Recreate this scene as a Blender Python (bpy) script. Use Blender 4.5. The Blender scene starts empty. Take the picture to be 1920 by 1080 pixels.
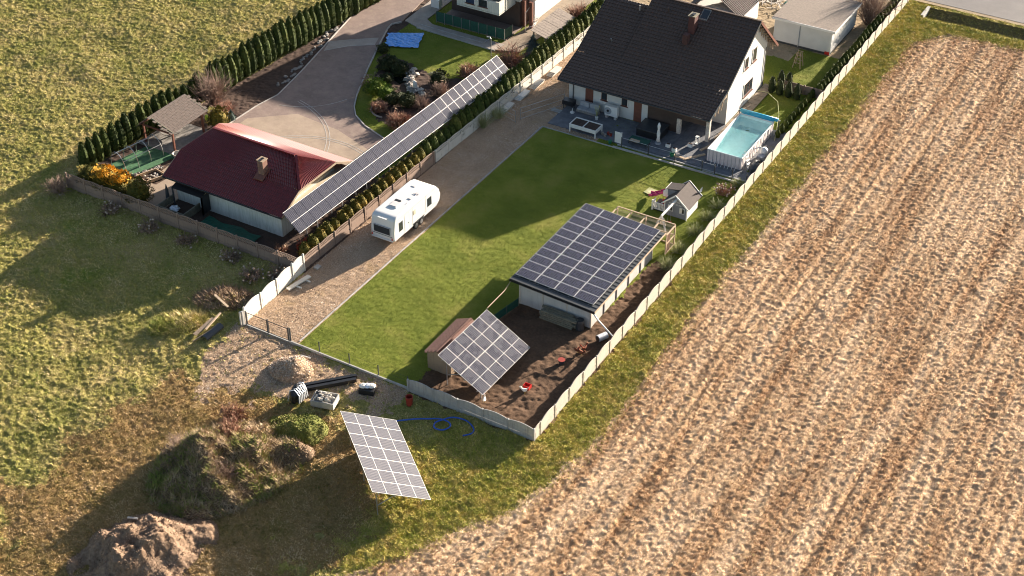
import bpy, math, random
import numpy as np
from mathutils import Vector, Matrix
random.seed(7); rng = np.random.default_rng(7)
S = bpy.context.scene; COL = S.collection
R = math.radians
# ------------------------------------------------------------ camera, sky, sun, exposure
cam = bpy.data.cameras.new('camera'); cam.lens = 51.80; cam.sensor_width = 36; cam.clip_end = 3000
co = bpy.data.objects.new('camera', cam); COL.objects.link(co)
co.location = (36.62, -65.08, 68.43); co.rotation_euler = (R(53.432), 0, R(30.521)); S.camera = co
SUN_AZ, SUN_EL = 73.5, 13.6       # direction towards the sun, from +X, degrees
w = bpy.data.worlds.new('World'); S.world = w; w.use_nodes = True
nt = w.node_tree; bgn = nt.nodes['Background']
sky = nt.nodes.new('ShaderNodeTexSky'); sky.sky_type = 'NISHITA'; sky.sun_disc = False
sky.sun_elevation = R(SUN_EL); sky.sun_rotation = R(90 - SUN_AZ); sky.air_density = .9; sky.dust_density = 1.2; sky.ozone_density = .6
nt.links.new(sky.outputs[0], bgn.inputs[0]); bgn.inputs[1].default_value = 0.05
sl = bpy.data.lights.new('sun', 'SUN'); sl.energy = 5.0; sl.angle = R(0.6); sl.color = (1.0, 0.875, 0.73)
so = bpy.data.objects.new('sun', sl); COL.objects.link(so)
sd = Vector((math.cos(R(SUN_AZ)) * math.cos(R(SUN_EL)), math.sin(R(SUN_AZ)) * math.cos(R(SUN_EL)), math.sin(R(SUN_EL))))
so.rotation_euler = sd.to_track_quat('Z', 'Y').to_euler(); so.location = (20, 40, 60)
S.view_settings.view_transform = 'Standard'; S.view_settings.look = 'None'
S.view_settings.exposure = 2.05; S.view_settings.gamma = 1.0
S.render.engine = 'CYCLES'; S.cycles.filter_width = 1.05

# ------------------------------------------------------------ materials
def _new(name):
    m = bpy.data.materials.new(name); m.use_nodes = True
    t = m.node_tree; return m, t, t.nodes['Principled BSDF']
def c4(c): return (c[0], c[1], c[2], 1)
def noise(t, vec, scale, detail=4, rough=.6):
    n = t.nodes.new('ShaderNodeTexNoise'); n.inputs['Scale'].default_value = scale
    n.inputs['Detail'].default_value = detail; n.inputs['Roughness'].default_value = rough
    t.links.new(vec, n.inputs['Vector']); return n.outputs['Fac']
def ramp(t, fac, stops):
    r = t.nodes.new('ShaderNodeValToRGB'); e = r.color_ramp.elements
    while len(e) < len(stops): e.new(.5)
    for k, (p, c) in enumerate(stops): e[k].position = p; e[k].color = c4(c)
    t.links.new(fac, r.inputs[0]); return r.outputs[0]
def mapping(t, vec, scale=(1, 1, 1), rot=0):
    m = t.nodes.new('ShaderNodeMapping'); m.inputs['Scale'].default_value = scale
    m.inputs['Rotation'].default_value = (0, 0, rot); t.links.new(vec, m.inputs[0]); return m.outputs[0]
def mixc(t, fac, a, b, mode='MIX'):
    m = t.nodes.new('ShaderNodeMix'); m.data_type = 'RGBA'; m.blend_type = mode
    if isinstance(fac, float): m.inputs[0].default_value = fac
    else: t.links.new(fac, m.inputs[0])
    for k, x in ((6, a), (7, b)):
        if isinstance(x, tuple): m.inputs[k].default_value = c4(x)
        else: t.links.new(x, m.inputs[k])
    return m.outputs[2]
def bump(t, b, h, strength, dist=.05):
    n = t.nodes.new('ShaderNodeBump'); n.inputs['Strength'].default_value = strength
    n.inputs['Distance'].default_value = dist
    t.links.new(h, n.inputs['Height']); t.links.new(n.outputs[0], b.inputs['Normal'])
def plain(name, col, rough=.6, var=.18, scale=3., metal=0., bmp=0., spec=None, coord='Object'):
    """one colour with mottling of dirt and wear"""
    m, t, b = _new(name); tc = t.nodes.new('ShaderNodeTexCoord'); v = tc.outputs[coord]
    n = noise(t, v, scale, 6, .65)
    lo = tuple(x * (1 - var) for x in col); hi = tuple(min(1, x * (1 + var)) for x in col)
    t.links.new(ramp(t, n, [(.3, lo), (.7, hi)]), b.inputs['Base Color'])
    b.inputs['Roughness'].default_value = rough; b.inputs['Metallic'].default_value = metal
    if spec is not None: b.inputs['Specular IOR Level'].default_value = spec
    if bmp: bump(t, b, noise(t, v, scale * 12, 3), bmp)
    return m
def earth(name, fine, broad, fs=9., bs=.35, stretch=(1, 1, 1), rot=0., mixf=.5, bmp=.5, rough=.95, patch=None):
    """ground: fine speckle ramp, broad patches ramp, optional third patch colour"""
    m, t, b = _new(name); g = t.nodes.new('ShaderNodeNewGeometry'); v = g.outputs['Position']
    vm = mapping(t, v, stretch, rot)
    nf = noise(t, mapping(t, v, (1, 1, .4)), fs, 5, .7)
    c = mixc(t, mixf, ramp(t, nf, fine), ramp(t, noise(t, vm, bs, 5, .6), broad))
    if patch:
        pc, ps, plo, phi = patch
        c = mixc(t, ramp(t, noise(t, mapping(t, v, (1, 1, 1), .7), ps, 6, .7), [(plo, (0, 0, 0)), (phi, (1, 1, 1))]), c, pc)
    t.links.new(c, b.inputs['Base Color']); b.inputs['Roughness'].default_value = rough
    b.inputs['Specular IOR Level'].default_value = .15
    if bmp: bump(t, b, noise(t, v, fs * 1.7, 5, .7), bmp, .06)
    return m
def bladem(name, stops, fs=2.2, bs=.5, trans=.25, stretch=(1, 1, 1), broad=1.5):
    """leaves and blades: colour varies from clump to clump"""
    m, t, b = _new(name); g = t.nodes.new('ShaderNodeNewGeometry'); v = g.outputs['Position']
    n1 = noise(t, v, fs, 3, .8); n2 = noise(t, mapping(t, v, stretch, R(-5)), bs, 3, .6)
    def madd(x, k, c):
        q = t.nodes.new('ShaderNodeMath'); q.operation = 'MULTIPLY_ADD'; t.links.new(x, q.inputs[0]); q.inputs[1].default_value = k
        if isinstance(c, float): q.inputs[2].default_value = c
        else: t.links.new(c, q.inputs[2])
        return q.outputs[0]
    val = madd(g.outputs['Random Per Island'], .35, madd(n1, 1.1, madd(n2, broad, .5 - .175 - .55 - broad / 2)))
    t.links.new(ramp(t, val, stops), b.inputs['Base Color'])
    b.inputs['Roughness'].default_value = .8; b.inputs['Specular IOR Level'].default_value = .2
    return m
def bricks(name, c1, c2, mortar, bw, bh, ms=.01, rot=0., offset=.5, rough=.85, bmp=.4, coord='Position', dirt=None):
    m, t, b = _new(name)
    if coord == 'Position': v = t.nodes.new('ShaderNodeNewGeometry').outputs['Position']
    else: v = t.nodes.new('ShaderNodeTexCoord').outputs['Object']
    k = t.nodes.new('ShaderNodeTexBrick'); k.inputs['Color1'].default_value = c4(c1); k.inputs['Color2'].default_value = c4(c2)
    k.inputs['Mortar'].default_value = c4(mortar); k.inputs['Scale'].default_value = 1
    k.inputs['Brick Width'].default_value = bw; k.inputs['Row Height'].default_value = bh
    k.inputs['Mortar Size'].default_value = ms; k.offset = offset
    t.links.new(mapping(t, v, (1, 1, 1), rot), k.inputs['Vector'])
    c = mixc(t, .55, k.outputs['Color'], ramp(t, noise(t, v, .6, 7, .7), [(.3, tuple(x * .7 for x in c1)), (.7, tuple(x * 1.25 for x in c2))]))
    if dirt: c = mixc(t, ramp(t, noise(t, v, 1.3, 7, .75), [(.5, (0, 0, 0)), (.75, (.7, .7, .7))]), c, dirt)
    t.links.new(c, b.inputs['Base Color']); b.inputs['Roughness'].default_value = rough
    bump(t, b, k.outputs['Fac'], -bmp, .02); return m
def cellmat(name, glow=0., rough=(.18, .28)):
    """photovoltaic glass: cell lines in the panel's own coordinates"""
    m, t, b = _new(name); v = t.nodes.new('ShaderNodeTexCoord').outputs['Object']
    k = t.nodes.new('ShaderNodeTexBrick'); k.offset = 0; k.inputs['Scale'].default_value = 1
    k.inputs['Color1'].default_value = (.012, .013, .03, 1); k.inputs['Color2'].default_value = (.02, .02, .04, 1)
    k.inputs['Mortar'].default_value = (.15, .145, .155, 1)
    k.inputs['Brick Width'].default_value = .168; k.inputs['Row Height'].default_value = .168 if not glow else .092
    k.inputs['Mortar Size'].default_value = .009
    t.links.new(v, k.inputs['Vector']); t.links.new(k.outputs['Color'], b.inputs['Base Color'])
    t.links.new(ramp(t, noise(t, t.nodes.new('ShaderNodeNewGeometry').outputs['Position'], 1.5, 4), [(.3, (rough[0],) * 3), (.7, (rough[1],) * 3)]), b.inputs['Roughness'])
    return m
def weathered(name, col, streak, rough=.85, amt=.6, sc=1.):
    """wall with vertical run-off streaks and grime"""
    m, t, b = _new(name); v = t.nodes.new('ShaderNodeNewGeometry').outputs['Position']
    n = noise(t, mapping(t, v, (4 * sc, 4 * sc, .5 * sc)), 1.4, 6, .7)
    n2 = noise(t, v, .8 * sc, 6, .6)
    c = mixc(t, ramp(t, n, [(.45, (0, 0, 0)), (.8, (amt,) * 3)]), ramp(t, n2, [(.3, tuple(x * .85 for x in col)), (.7, col)]), streak)
    t.links.new(c, b.inputs['Base Color']); b.inputs['Roughness'].default_value = rough
    bump(t, b, noise(t, v, 22, 3), .12, .02); return m

M = {}
M['meadow'] = earth('meadow_soil', [(.3, (.09, .085, .02)), (.5, (.25, .20, .07)), (.7, (.42, .33, .17))],
                    [(.35, (.16, .19, .035)), (.5, (.28, .25, .075)), (.65, (.38, .29, .13))], 7, .16, mixf=.5, patch=((.13, .18, .025), .09, .56, .68))
M['verge'] = earth('verge_soil', [(.3, (.10, .12, .02)), (.5, (.30, .26, .06)), (.7, (.50, .36, .15))],
                   [(.3, (.17, .18, .035)), (.7, (.36, .26, .09))], 7, .5, mixf=.5)
M['field'] = earth('field_soil', [(.28, (.22, .12, .065)), (.48, (.48, .32, .17)), (.68, (.72, .54, .34))],
                    [(.40, (.28, .13, .055)), (.5, (.46, .30, .17)), (.62, (.66, .475, .31))], 8, .55, (1, .1, 1), R(-5), .5,
                   patch=((.19, .15, .05), .55, .66, .8))
M['lawn'] = earth('lawn_soil', [(.3, (.08, .11, .013)), (.55, (.165, .20, .022)), (.75, (.27, .27, .05))],
                  [(.38, (.09, .11, .016)), (.52, (.15, .165, .026)), (.66, (.24, .21, .055))], 12, .35, mixf=.55, bmp=.35)
M['gravel'] = earth('gravel', [(.32, (.11, .065, .04)), (.5, (.38, .255, .155)), (.66, (.70, .54, .39))],
                    [(.3, (.26, .18, .12)), (.7, (.46, .33, .23))], 9, .7, (1.6, .2, 1), 0, .35, bmp=1., patch=((.35, .24, .12), .5, .55, .75))
M['dirt'] = earth('yard_dirt', [(.3, (.045, .028, .018)), (.6, (.13, .08, .05)), (.8, (.22, .145, .09))],
                  [(.3, (.07, .042, .027)), (.7, (.17, .10, .06))], 5, .7, bmp=.6)
M['mulch'] = earth('mulch_bed', [(.3, (.03, .022, .018)), (.6, (.10, .065, .05)), (.8, (.2, .14, .11))],
                   [(.3, (.05, .035, .03)), (.7, (.12, .08, .06))], 9, .8)
M['sand'] = earth('sandy_yard', [(.3, (.20, .15, .09)), (.6, (.36, .28, .18)), (.8, (.5, .4, .28))],
                  [(.3, (.24, .17, .10)), (.7, (.42, .33, .22))], 5, .4, patch=((.12, .13, .05), .3, .55, .7))
M['ditch'] = earth('ditch_earth', [(.3, (.05, .045, .02)), (.6, (.13, .11, .05)), (.8, (.25, .21, .10))], [(.3, (.09, .08, .03)), (.7, (.20, .15, .08))], 6, .5)
M['far'] = earth('far_ground', [(.3, (.1, .11, .03)), (.7, (.26, .22, .09))], [(.3, (.12, .14, .04)), (.7, (.28, .22, .12))], 2, .03, bmp=0)
M['grassm'] = bladem('meadow_blades', [(.05, (.13, .16, .025)), (.35, (.29, .29, .06)), (.6, (.48, .40, .14)), (.88, (.64, .50, .29))])
M['drysoil'] = earth('dry_grass_soil', [(.3, (.10, .065, .02)), (.5, (.24, .16, .06)), (.7, (.38, .26, .12))], [(.35, (.15, .13, .03)), (.5, (.26, .17, .07)), (.65, (.34, .21, .10))], 8, .3)
M['drygrass'] = bladem('dry_grass_blades', [(.1, (.10, .10, .02)), (.35, (.26, .18, .06)), (.6, (.42, .28, .13)), (.9, (.58, .43, .25))], 2, .35)
M['grassv'] = bladem('verge_blades', [(.05, (.13, .17, .02)), (.38, (.31, .32, .05)), (.62, (.52, .42, .11)), (.9, (.66, .48, .22))], 1.6, .5, broad=1.0)
M['grassl'] = bladem('lawn_blades', [(.1, (.10, .14, .014)), (.45, (.20, .265, .026)), (.7, (.32, .33, .045)), (.95, (.44, .38, .10))], 4, .3, broad=2.2)
M['straw'] = bladem('straw_blades', [(.1, (.24, .11, .045)), (.36, (.47, .29, .165)), (.6, (.67, .475, .33)), (.92, (.82, .67, .50))], 2.5, .55, stretch=(1, .09, 1), broad=1.7)
M['pebble'] = bladem('gravel_pebbles', [(.1, (.16, .10, .07)), (.4, (.42, .30, .21)), (.7, (.66, .54, .44)), (.95, (.78, .70, .62))], 5, .5)
M['thuja'] = bladem('thuja_foliage', [(.1, (.022, .035, .008)), (.5, (.055, .075, .014)), (.9, (.12, .12, .025))], 6, .5)
M['thujag'] = bladem('golden_thuja_foliage', [(.1, (.05, .055, .01)), (.5, (.10, .09, .015)), (.9, (.2, .13, .02))], 4, .8)
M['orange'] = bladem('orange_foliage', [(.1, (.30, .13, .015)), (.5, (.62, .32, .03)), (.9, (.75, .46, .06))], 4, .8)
M['conif'] = bladem('bright_conifer_foliage', [(.1, (.04, .065, .01)), (.5, (.10, .15, .015)), (.9, (.2, .24, .03))], 5, .8)
M['darkfol'] = bladem('dark_foliage', [(.1, (.015, .022, .008)), (.5, (.035, .045, .015)), (.9, (.07, .075, .03))], 5, .8)
M['bluefol'] = bladem('blue_spruce_foliage', [(.1, (.05, .075, .065)), (.9, (.16, .2, .18))], 5, .8)
M['twig'] = bladem('bare_twigs', [(.1, (.14, .09, .07)), (.5, (.26, .18, .14)), (.9, (.40, .29, .23))], 3, .8)
M['twigr'] = bladem('reddish_twigs', [(.1, (.16, .07, .05)), (.5, (.30, .15, .10)), (.9, (.42, .25, .18))], 3, .8)
M['redleaf'] = bladem('red_leaves', [(.1, (.22, .03, .015)), (.5, (.42, .07, .03)), (.9, (.5, .13, .06))], 4, .8)
M['deadleaf'] = bladem('dead_weed_leaves', [(.1, (.09, .055, .035)), (.5, (.24, .16, .10)), (.9, (.45, .33, .22))], 3, .8)
M['pampas'] = bladem('pale_grass_leaves', [(.1, (.16, .18, .06)), (.5, (.33, .34, .16)), (.9, (.55, .52, .34))], 3, .8)
M['flowerhead'] = plain('dry_flower_heads', (.42, .33, .26), .9)
M['bark'] = plain('bark', (.12, .085, .06), .9, .3)
M['conc'] = weathered('fence_concrete', (.52, .46, .39), (.30, .26, .21), amt=.5)
M['concl'] = weathered('limewashed_concrete', (.66, .62, .55), (.45, .40, .33), amt=.4)
M['concw'] = weathered('grey_concrete', (.42, .41, .39), (.16, .15, .14), amt=.75)
M['concb'] = weathered('brown_fence_concrete', (.30, .21, .16), (.15, .11, .09), amt=.6)
M['concs'] = plain('concrete_slab', (.36, .35, .33), .85, .25, 2, bmp=.2)
M['kerb'] = plain('kerb_stone', (.40, .37, .34), .85, .2, 2, bmp=.2)
M['white'] = weathered('white_render', (.62, .61, .58), (.55, .54, .50), amt=.25)
M['whited'] = weathered('stained_white_render', (.60, .61, .56), (.26, .29, .20), amt=.8)
M['wpaint'] = plain('white_paint', (.70, .69, .66), .45, .05, 3)
M['gel'] = plain('white_caravan_skin', (.64, .64, .63), .28, .05, .7)
M['greyp'] = plain('grey_plastic', (.33, .34, .36), .5, .1)
M['steel'] = plain('galvanised_steel', (.42, .42, .42), .4, .15, 5, metal=.7)
M['alu'] = plain('panel_frame_aluminium', (.72, .70, .67), .35, .06, 3, metal=.25)
M['blackf'] = plain('black_panel_frame', (.06, .06, .07), .3, .1)
M['black'] = plain('black_plastic', (.018, .018, .02), .35, .3)
M['anth'] = plain('anthracite_metal', (.045, .048, .052), .45, .2)
M['glass'] = plain('window_glass', (.03, .035, .04), .06, .2, 2, spec=.8)
M['tilesd'] = plain('dark_brown_roof_tile', (.075, .046, .034), .62, .22, 4, bmp=.15)
M['tilesr'] = plain('burgundy_steel_tile', (.125, .014, .014), .33, .25, 3); _b = M['tilesr'].node_tree.nodes['Principled BSDF']; _b.inputs['Coat Weight'].default_value = .25; _b.inputs['Coat Roughness'].default_value = .2
M['tilesb'] = plain('brown_shingle_roof', (.12, .09, .075), .8, .25, 4, bmp=.3)
M['tileso'] = plain('hut_shingle', (.17, .085, .065), .85, .25, 4, bmp=.3)
M['felt'] = plain('mineral_roof_felt', (.24, .195, .16), .95, .22, 5, bmp=.4)
M['feltd'] = plain('playhouse_roof_felt', (.075, .06, .055), .9, .15, 5, bmp=.3)
M['brownw'] = bricks('brown_cladding_boards', (.075, .05, .04), (.10, .065, .05), (.03, .02, .016), 4., .14, .012, coord='Object')
M['redbrown'] = plain('red_brown_wood', (.15, .055, .035), .6, .2, 4)
M['wood'] = plain('weathered_wood', (.30, .22, .15), .85, .3, 5, bmp=.2)
M['woodl'] = plain('pale_timber', (.46, .34, .23), .75, .18, 5, bmp=.1)
M['woodd'] = plain('old_green_timber', (.17, .155, .11), .85, .3, 4, bmp=.2)
M['woodg'] = plain('grey_roof_boards', (.22, .18, .15), .9, .3, 4, bmp=.3)
M['hutw'] = bricks('hut_boards', (.26, .185, .12), (.32, .23, .15), (.10, .07, .045), 6., .13, .012, coord='Object')
M['brick'] = bricks('chimney_brick', (.20, .075, .05), (.26, .11, .07), (.22, .17, .13), .25, .08, .02, coord='Object')
M['brickm'] = bricks('maroon_chimney_brick', (.085, .032, .028), (.11, .042, .035), (.06, .035, .03), .25, .08, .012, coord='Object')
M['cream'] = plain('cream_wall', (.52, .44, .32), .85, .12, 2)
M['stone'] = plain('pale_stone', (.50, .45, .39), .85, .3, 3, bmp=.3)
M['stoned'] = plain('grey_stone', (.24, .22, .20), .85, .35, 3, bmp=.3)
M['pink'] = plain('pink_slide_plastic', (.45, .05, .17), .25, .1)
M['red'] = plain('red_plastic', (.5, .03, .025), .35, .1)
M['green'] = plain('green_plastic', (.02, .16, .08), .45, .15)
M['gmesh'] = plain('green_screen_cloth', (.015, .075, .05), .7, .25, 6)
M['gfilm'] = plain('green_ground_cloth', (.06, .15, .07), .7, .35, 3)
M['gtarp'] = plain('dark_green_tarp', (.01, .09, .055), .5, .3, 3)
M['lime'] = plain('lime_plastic', (.45, .6, .05), .4, .1)
M['tarp'] = plain('blue_tarpaulin', (.10, .34, .78), .35, .25, 4, bmp=.4)
M['hose'] = plain('blue_hose', (.015, .085, .42), .35, .1)
M['reel'] = plain('blue_pool_cover', (.03, .34, .52), .35, .1)
M['liner'] = plain('pool_liner_outside', (.62, .56, .55), .5, .1, 2)
M['linerin'] = plain('pool_liner_inside', (.72, .88, .86), .5, .1, 2)
M['foil'] = plain('silver_foil', (.7, .72, .75), .25, .2, 6, metal=.3, bmp=.4)
M['clay'] = plain('red_bucket_plastic', (.30, .035, .02), .6, .2)
M['greyboard'] = bricks('playhouse_grey_boards', (.17, .18, .21), (.20, .21, .24), (.10, .10, .12), 5., .12, .01, coord='Object')
M['whiteboard'] = bricks('white_boards', (.62, .60, .56), (.68, .66, .62), (.40, .38, .35), 5., .12, .01, coord='Object')
M['hen_w'] = plain('white_feathers', (.75, .70, .62), .9, .15, 14)
M['hen_b'] = plain('brown_feathers', (.24, .07, .03), .9, .35, 14)
M['comb'] = plain('hen_comb', (.5, .03, .02), .6)
M['beak'] = plain('hen_beak_and_legs', (.5, .35, .08), .6)
M['asph'] = earth('asphalt', [(.3, (.17, .16, .15)), (.7, (.26, .24, .23))], [(.3, (.17, .16, .155)), (.7, (.27, .25, .24))], 14, .3, (1, 1, 1), bmp=.3)
M['paver'] = bricks('paving_blocks', (.20, .138, .118), (.245, .18, .15), (.14, .11, .10), .22, .12, .008, R(12), dirt=(.30, .24, .18))
M['paverl'] = bricks('pale_paving_blocks', (.33, .28, .24), (.38, .33, .28), (.22, .19, .17), .22, .12, .008, R(12))
M['paverc'] = bricks('cream_and_sunlit_paving_blocks', (.29, .215, .16), (.34, .26, .195), (.28, .22, .16), .22, .12, .008, R(12), dirt=(.36, .29, .2))  # cream yard blocks, also the painted sunlit tone on the drive
M['slab'] = plain('terrace_slab', (.13, .135, .15), .75, .3, 1.5, bmp=.2)
M['sandstone'] = plain('sand_coloured_slab', (.27, .21, .15), .85, .2, 2, bmp=.2)
M['pv'] = cellmat('solar_cells'); M['pv2'] = cellmat('half_cut_solar_cells', 1, (.24, .32)); M['pv3'] = cellmat('dusty_half_cut_solar_cells', 1, (.30, .36)); M['pv4'] = cellmat('clean_half_cut_solar_cells', 1, (.17, .22))
mw, tw, bw_ = _new('pool_water'); bw_.inputs['Base Color'].default_value = (.28, .66, .68, 1); bw_.inputs['Roughness'].default_value = .04
bw_.inputs['Alpha'].default_value = .3
bump(tw, bw_, noise(tw, tw.nodes.new('ShaderNodeNewGeometry').outputs['Position'], 2.5, 3), .08, .05); M['water'] = mw
mp, tp, bp_ = _new('dark_pond_water'); bp_.inputs['Base Color'].default_value = (.01, .013, .012, 1); bp_.inputs['Roughness'].default_value = .06; M['pond'] = mp
mn, tn, bn_ = _new('wire_netting'); bn_.inputs['Base Color'].default_value = (.16, .13, .10, 1); bn_.inputs['Alpha'].default_value = .35; M['net'] = mn

# ------------------------------------------------------------ mesh helpers
WINV = {}
class MB:
    def __init__(s): s.v = []; s.f = []; s.m = []
    def face(s, pts, mi=0):
        b = len(s.v); s.v += [tuple(p) for p in pts]; s.f.append(tuple(range(b, b + len(pts)))); s.m.append(mi); return s
    def add(s, V, F, mi=0):
        b = len(s.v); s.v += [tuple(p) for p in V]; s.f += [tuple(b + i for i in f) for f in F]; s.m += [mi] * len(F); return s
    def box(s, x0, x1, y0, y1, z0, z1, mi=0, Mx=None):
        V = [Vector((x, y, z)) for z in (z0, z1) for y in (y0, y1) for x in (x0, x1)]
        if Mx is not None: V = [Mx @ p for p in V]
        return s.add(V, [(0, 2, 3, 1), (4, 5, 7, 6), (0, 1, 5, 4), (2, 6, 7, 3), (0, 4, 6, 2), (1, 3, 7, 5)], mi)
    def prism(s, poly, z0, z1, mi=0, top=None):
        n = len(poly); V = [(x, y, z0) for x, y in poly] + [(x, y, z1) for x, y in poly]
        s.add(V, [tuple(range(n - 1, -1, -1))] + [tuple(range(n, 2 * n))] + [(i, (i + 1) % n, n + (i + 1) % n, n + i) for i in range(n)], mi)
        if top is not None: s.m[-n - 1] = top
        return s
    def ext(s, pts, vec, mi=0):
        n = len(pts); a = [Vector(p) for p in pts]; v = Vector(vec); b = [p + v for p in a]
        return s.add(a + b, [tuple(range(n - 1, -1, -1)), tuple(range(n, 2 * n))] + [(i, (i + 1) % n, n + (i + 1) % n, n + i) for i in range(n)], mi)
    def tube(s, pts, r, n=6, mi=0, r2=None, cap=True):
        P = [Vector(p) for p in pts]; k = len(P); V = []
        for i, p in enumerate(P):
            d = (P[min(i + 1, k - 1)] - P[max(i - 1, 0)]).normalized()
            u = d.cross(Vector((0, 0, 1)) if abs(d.z) < .9 else Vector((1, 0, 0))).normalized(); w_ = d.cross(u)
            rr = r if r2 is None else r + (r2 - r) * i / (k - 1)
            V += [p + (u * math.cos(a) + w_ * math.sin(a)) * rr for a in [2 * math.pi * j / n for j in range(n)]]
        F = [(i * n + j, i * n + (j + 1) % n, (i + 1) * n + (j + 1) % n, (i + 1) * n + j) for i in range(k - 1) for j in range(n)]
        if cap: F += [tuple(range(n - 1, -1, -1)), tuple(range((k - 1) * n, k * n))]
        return s.add(V, F, mi)
    def bar(s, a, b, wd, ht=None, mi=0):
        """square bar between two points"""
        a, b = Vector(a), Vector(b); ht = ht or wd; d = (b - a).normalized()
        u = d.cross(Vector((0, 0, 1)) if abs(d.z) < .95 else Vector((1, 0, 0))).normalized() * wd / 2; q = u.cross(d).normalized() * ht / 2
        V = [p + x for p in (a, b) for x in (-u - q, u - q, u + q, -u + q)]
        return s.add(V, [(3, 2, 1, 0), (4, 5, 6, 7), (0, 1, 5, 4), (1, 2, 6, 5), (2, 3, 7, 6), (3, 0, 4, 7)], mi)
    def lathe(s, prof, cx=0, cy=0, n=14, mi=0):
        V = [(cx + r * math.cos(2 * math.pi * j / n), cy + r * math.sin(2 * math.pi * j / n), z) for r, z in prof for j in range(n)]
        F = [(i * n + j, i * n + (j + 1) % n, (i + 1) * n + (j + 1) % n, (i + 1) * n + j) for i in range(len(prof) - 1) for j in range(n)]
        F += [tuple(range(n - 1, -1, -1)), tuple(range((len(prof) - 1) * n, len(prof) * n))]
        return s.add(V, F, mi)
    def blob(s, c, r, mi=0, n=8, m=6, jit=0.):
        V = []
        for i in range(m + 1):
            th = math.pi * i / m
            for j in range(n):
                ph = 2 * math.pi * j / n; k = 1 + random.uniform(-jit, jit)
                V.append((c[0] + r[0] * k * math.sin(th) * math.cos(ph), c[1] + r[1] * k * math.sin(th) * math.sin(ph), c[2] + r[2] * k * math.cos(th)))
        F = [(i * n + j, (i + 1) * n + j, (i + 1) * n + (j + 1) % n, i * n + (j + 1) % n) for i in range(m) for j in range(n)]
        return s.add(V, F, mi)
    def mesh(s, name, mats):
        me = bpy.data.meshes.new(name); me.from_pydata(s.v, [], s.f); me.update()
        for m in mats if isinstance(mats, (list, tuple)) else [mats]: me.materials.append(m)
        if any(s.m): me.polygons.foreach_set('material_index', s.m)
        return me
    def build(s, name, mats, parent=None, world=True, smooth=False, label=None):
        if parent is not None and world and parent.name in WINV:
            W = WINV[parent.name]; s.v = [tuple(W @ Vector(p)) for p in s.v]
        me = s.mesh(name, mats); o = bpy.data.objects.new(name, me); COL.objects.link(o)
        if parent is not None:
            o.parent = parent
            if parent.name in WINV: WINV[o.name] = WINV[parent.name]
        if smooth: me.polygons.foreach_set('use_smooth', [True] * len(me.polygons))
        if label: o['label'] = label
        return o
def thing(name, label, cat, loc=(0, 0, 0), rz=0., group=None):
    o = bpy.data.objects.new(name, None); COL.objects.link(o); o.empty_display_size = .2
    o.location = loc; o.rotation_euler = (0, 0, rz); o['label'] = label; o['category'] = cat
    if group: o['group'] = group
    WINV[o.name] = (Matrix.Translation(loc) @ Matrix.Rotation(rz, 4, 'Z')).inverted(); return o
def tag(o, label, cat, group=None):
    o['label'] = label; o['category'] = cat
    if group: o['group'] = group
    return o
def inst(name, me, parent, loc=(0, 0, 0), rz=0., sc=None):
    o = bpy.data.objects.new(name, me); COL.objects.link(o); o.parent = parent; o.location = loc; o.rotation_euler = (0, 0, rz)
    if sc: o.scale = sc
    return o
def copy_tree(o, parent=None, **kw):
    c = o.copy(); COL.objects.link(c); c.parent = parent
    for ch in list(o.children): copy_tree(ch, c)
    return c
def npmesh(name, V, F, mats, kind=None, mi=None, smooth=False):
    me = bpy.data.meshes.new(name); V = np.asarray(V, np.float32); F = np.asarray(F, np.int32); k = F.shape[1]
    me.vertices.add(len(V)); me.vertices.foreach_set('co', V.ravel())
    me.loops.add(F.size); me.loops.foreach_set('vertex_index', F.ravel())
    me.polygons.add(len(F)); me.polygons.foreach_set('loop_start', np.arange(0, F.size, k, dtype=np.int32))
    me.polygons.foreach_set('loop_total', np.full(len(F), k, np.int32))
    for m in mats if isinstance(mats, (list, tuple)) else [mats]: me.materials.append(m)
    if mi is not None: me.polygons.foreach_set('material_index', np.asarray(mi, np.int32))
    if smooth: me.polygons.foreach_set('use_smooth', np.ones(len(F), bool))
    me.update(calc_edges=True); o = bpy.data.objects.new(name, me); COL.objects.link(o)
    if kind: o['kind'] = kind
    return o

# ------------------------------------------------------------ noise for the relief
def vnoise(x, y, seed):
    r = np.random.default_rng(seed); T = r.random((256, 256))
    xi = np.floor(x).astype(int); yi = np.floor(y).astype(int); fx = x - xi; fy = y - yi
    fx = fx * fx * (3 - 2 * fx); fy = fy * fy * (3 - 2 * fy)
    a = T[xi & 255, yi & 255]; b = T[(xi + 1) & 255, yi & 255]; c = T[xi & 255, (yi + 1) & 255]; d = T[(xi + 1) & 255, (yi + 1) & 255]
    return (a * (1 - fx) + b * fx) * (1 - fy) + (c * (1 - fx) + d * fx) * fy - .5
def fbm(x, y, seed, octv=4, gain=.55, ax=1., ay=1.):
    s = 0; a = 1; f = 1
    for k in range(octv):
        th = .6 * k; xr = x * math.cos(th) - y * math.sin(th); yr = x * math.sin(th) + y * math.cos(th)
        s = s + a * vnoise(xr * f * ax + 17.3 * k, yr * f * ay + 9.1 * k, seed + k); a *= gain; f *= 2
    return s

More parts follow.
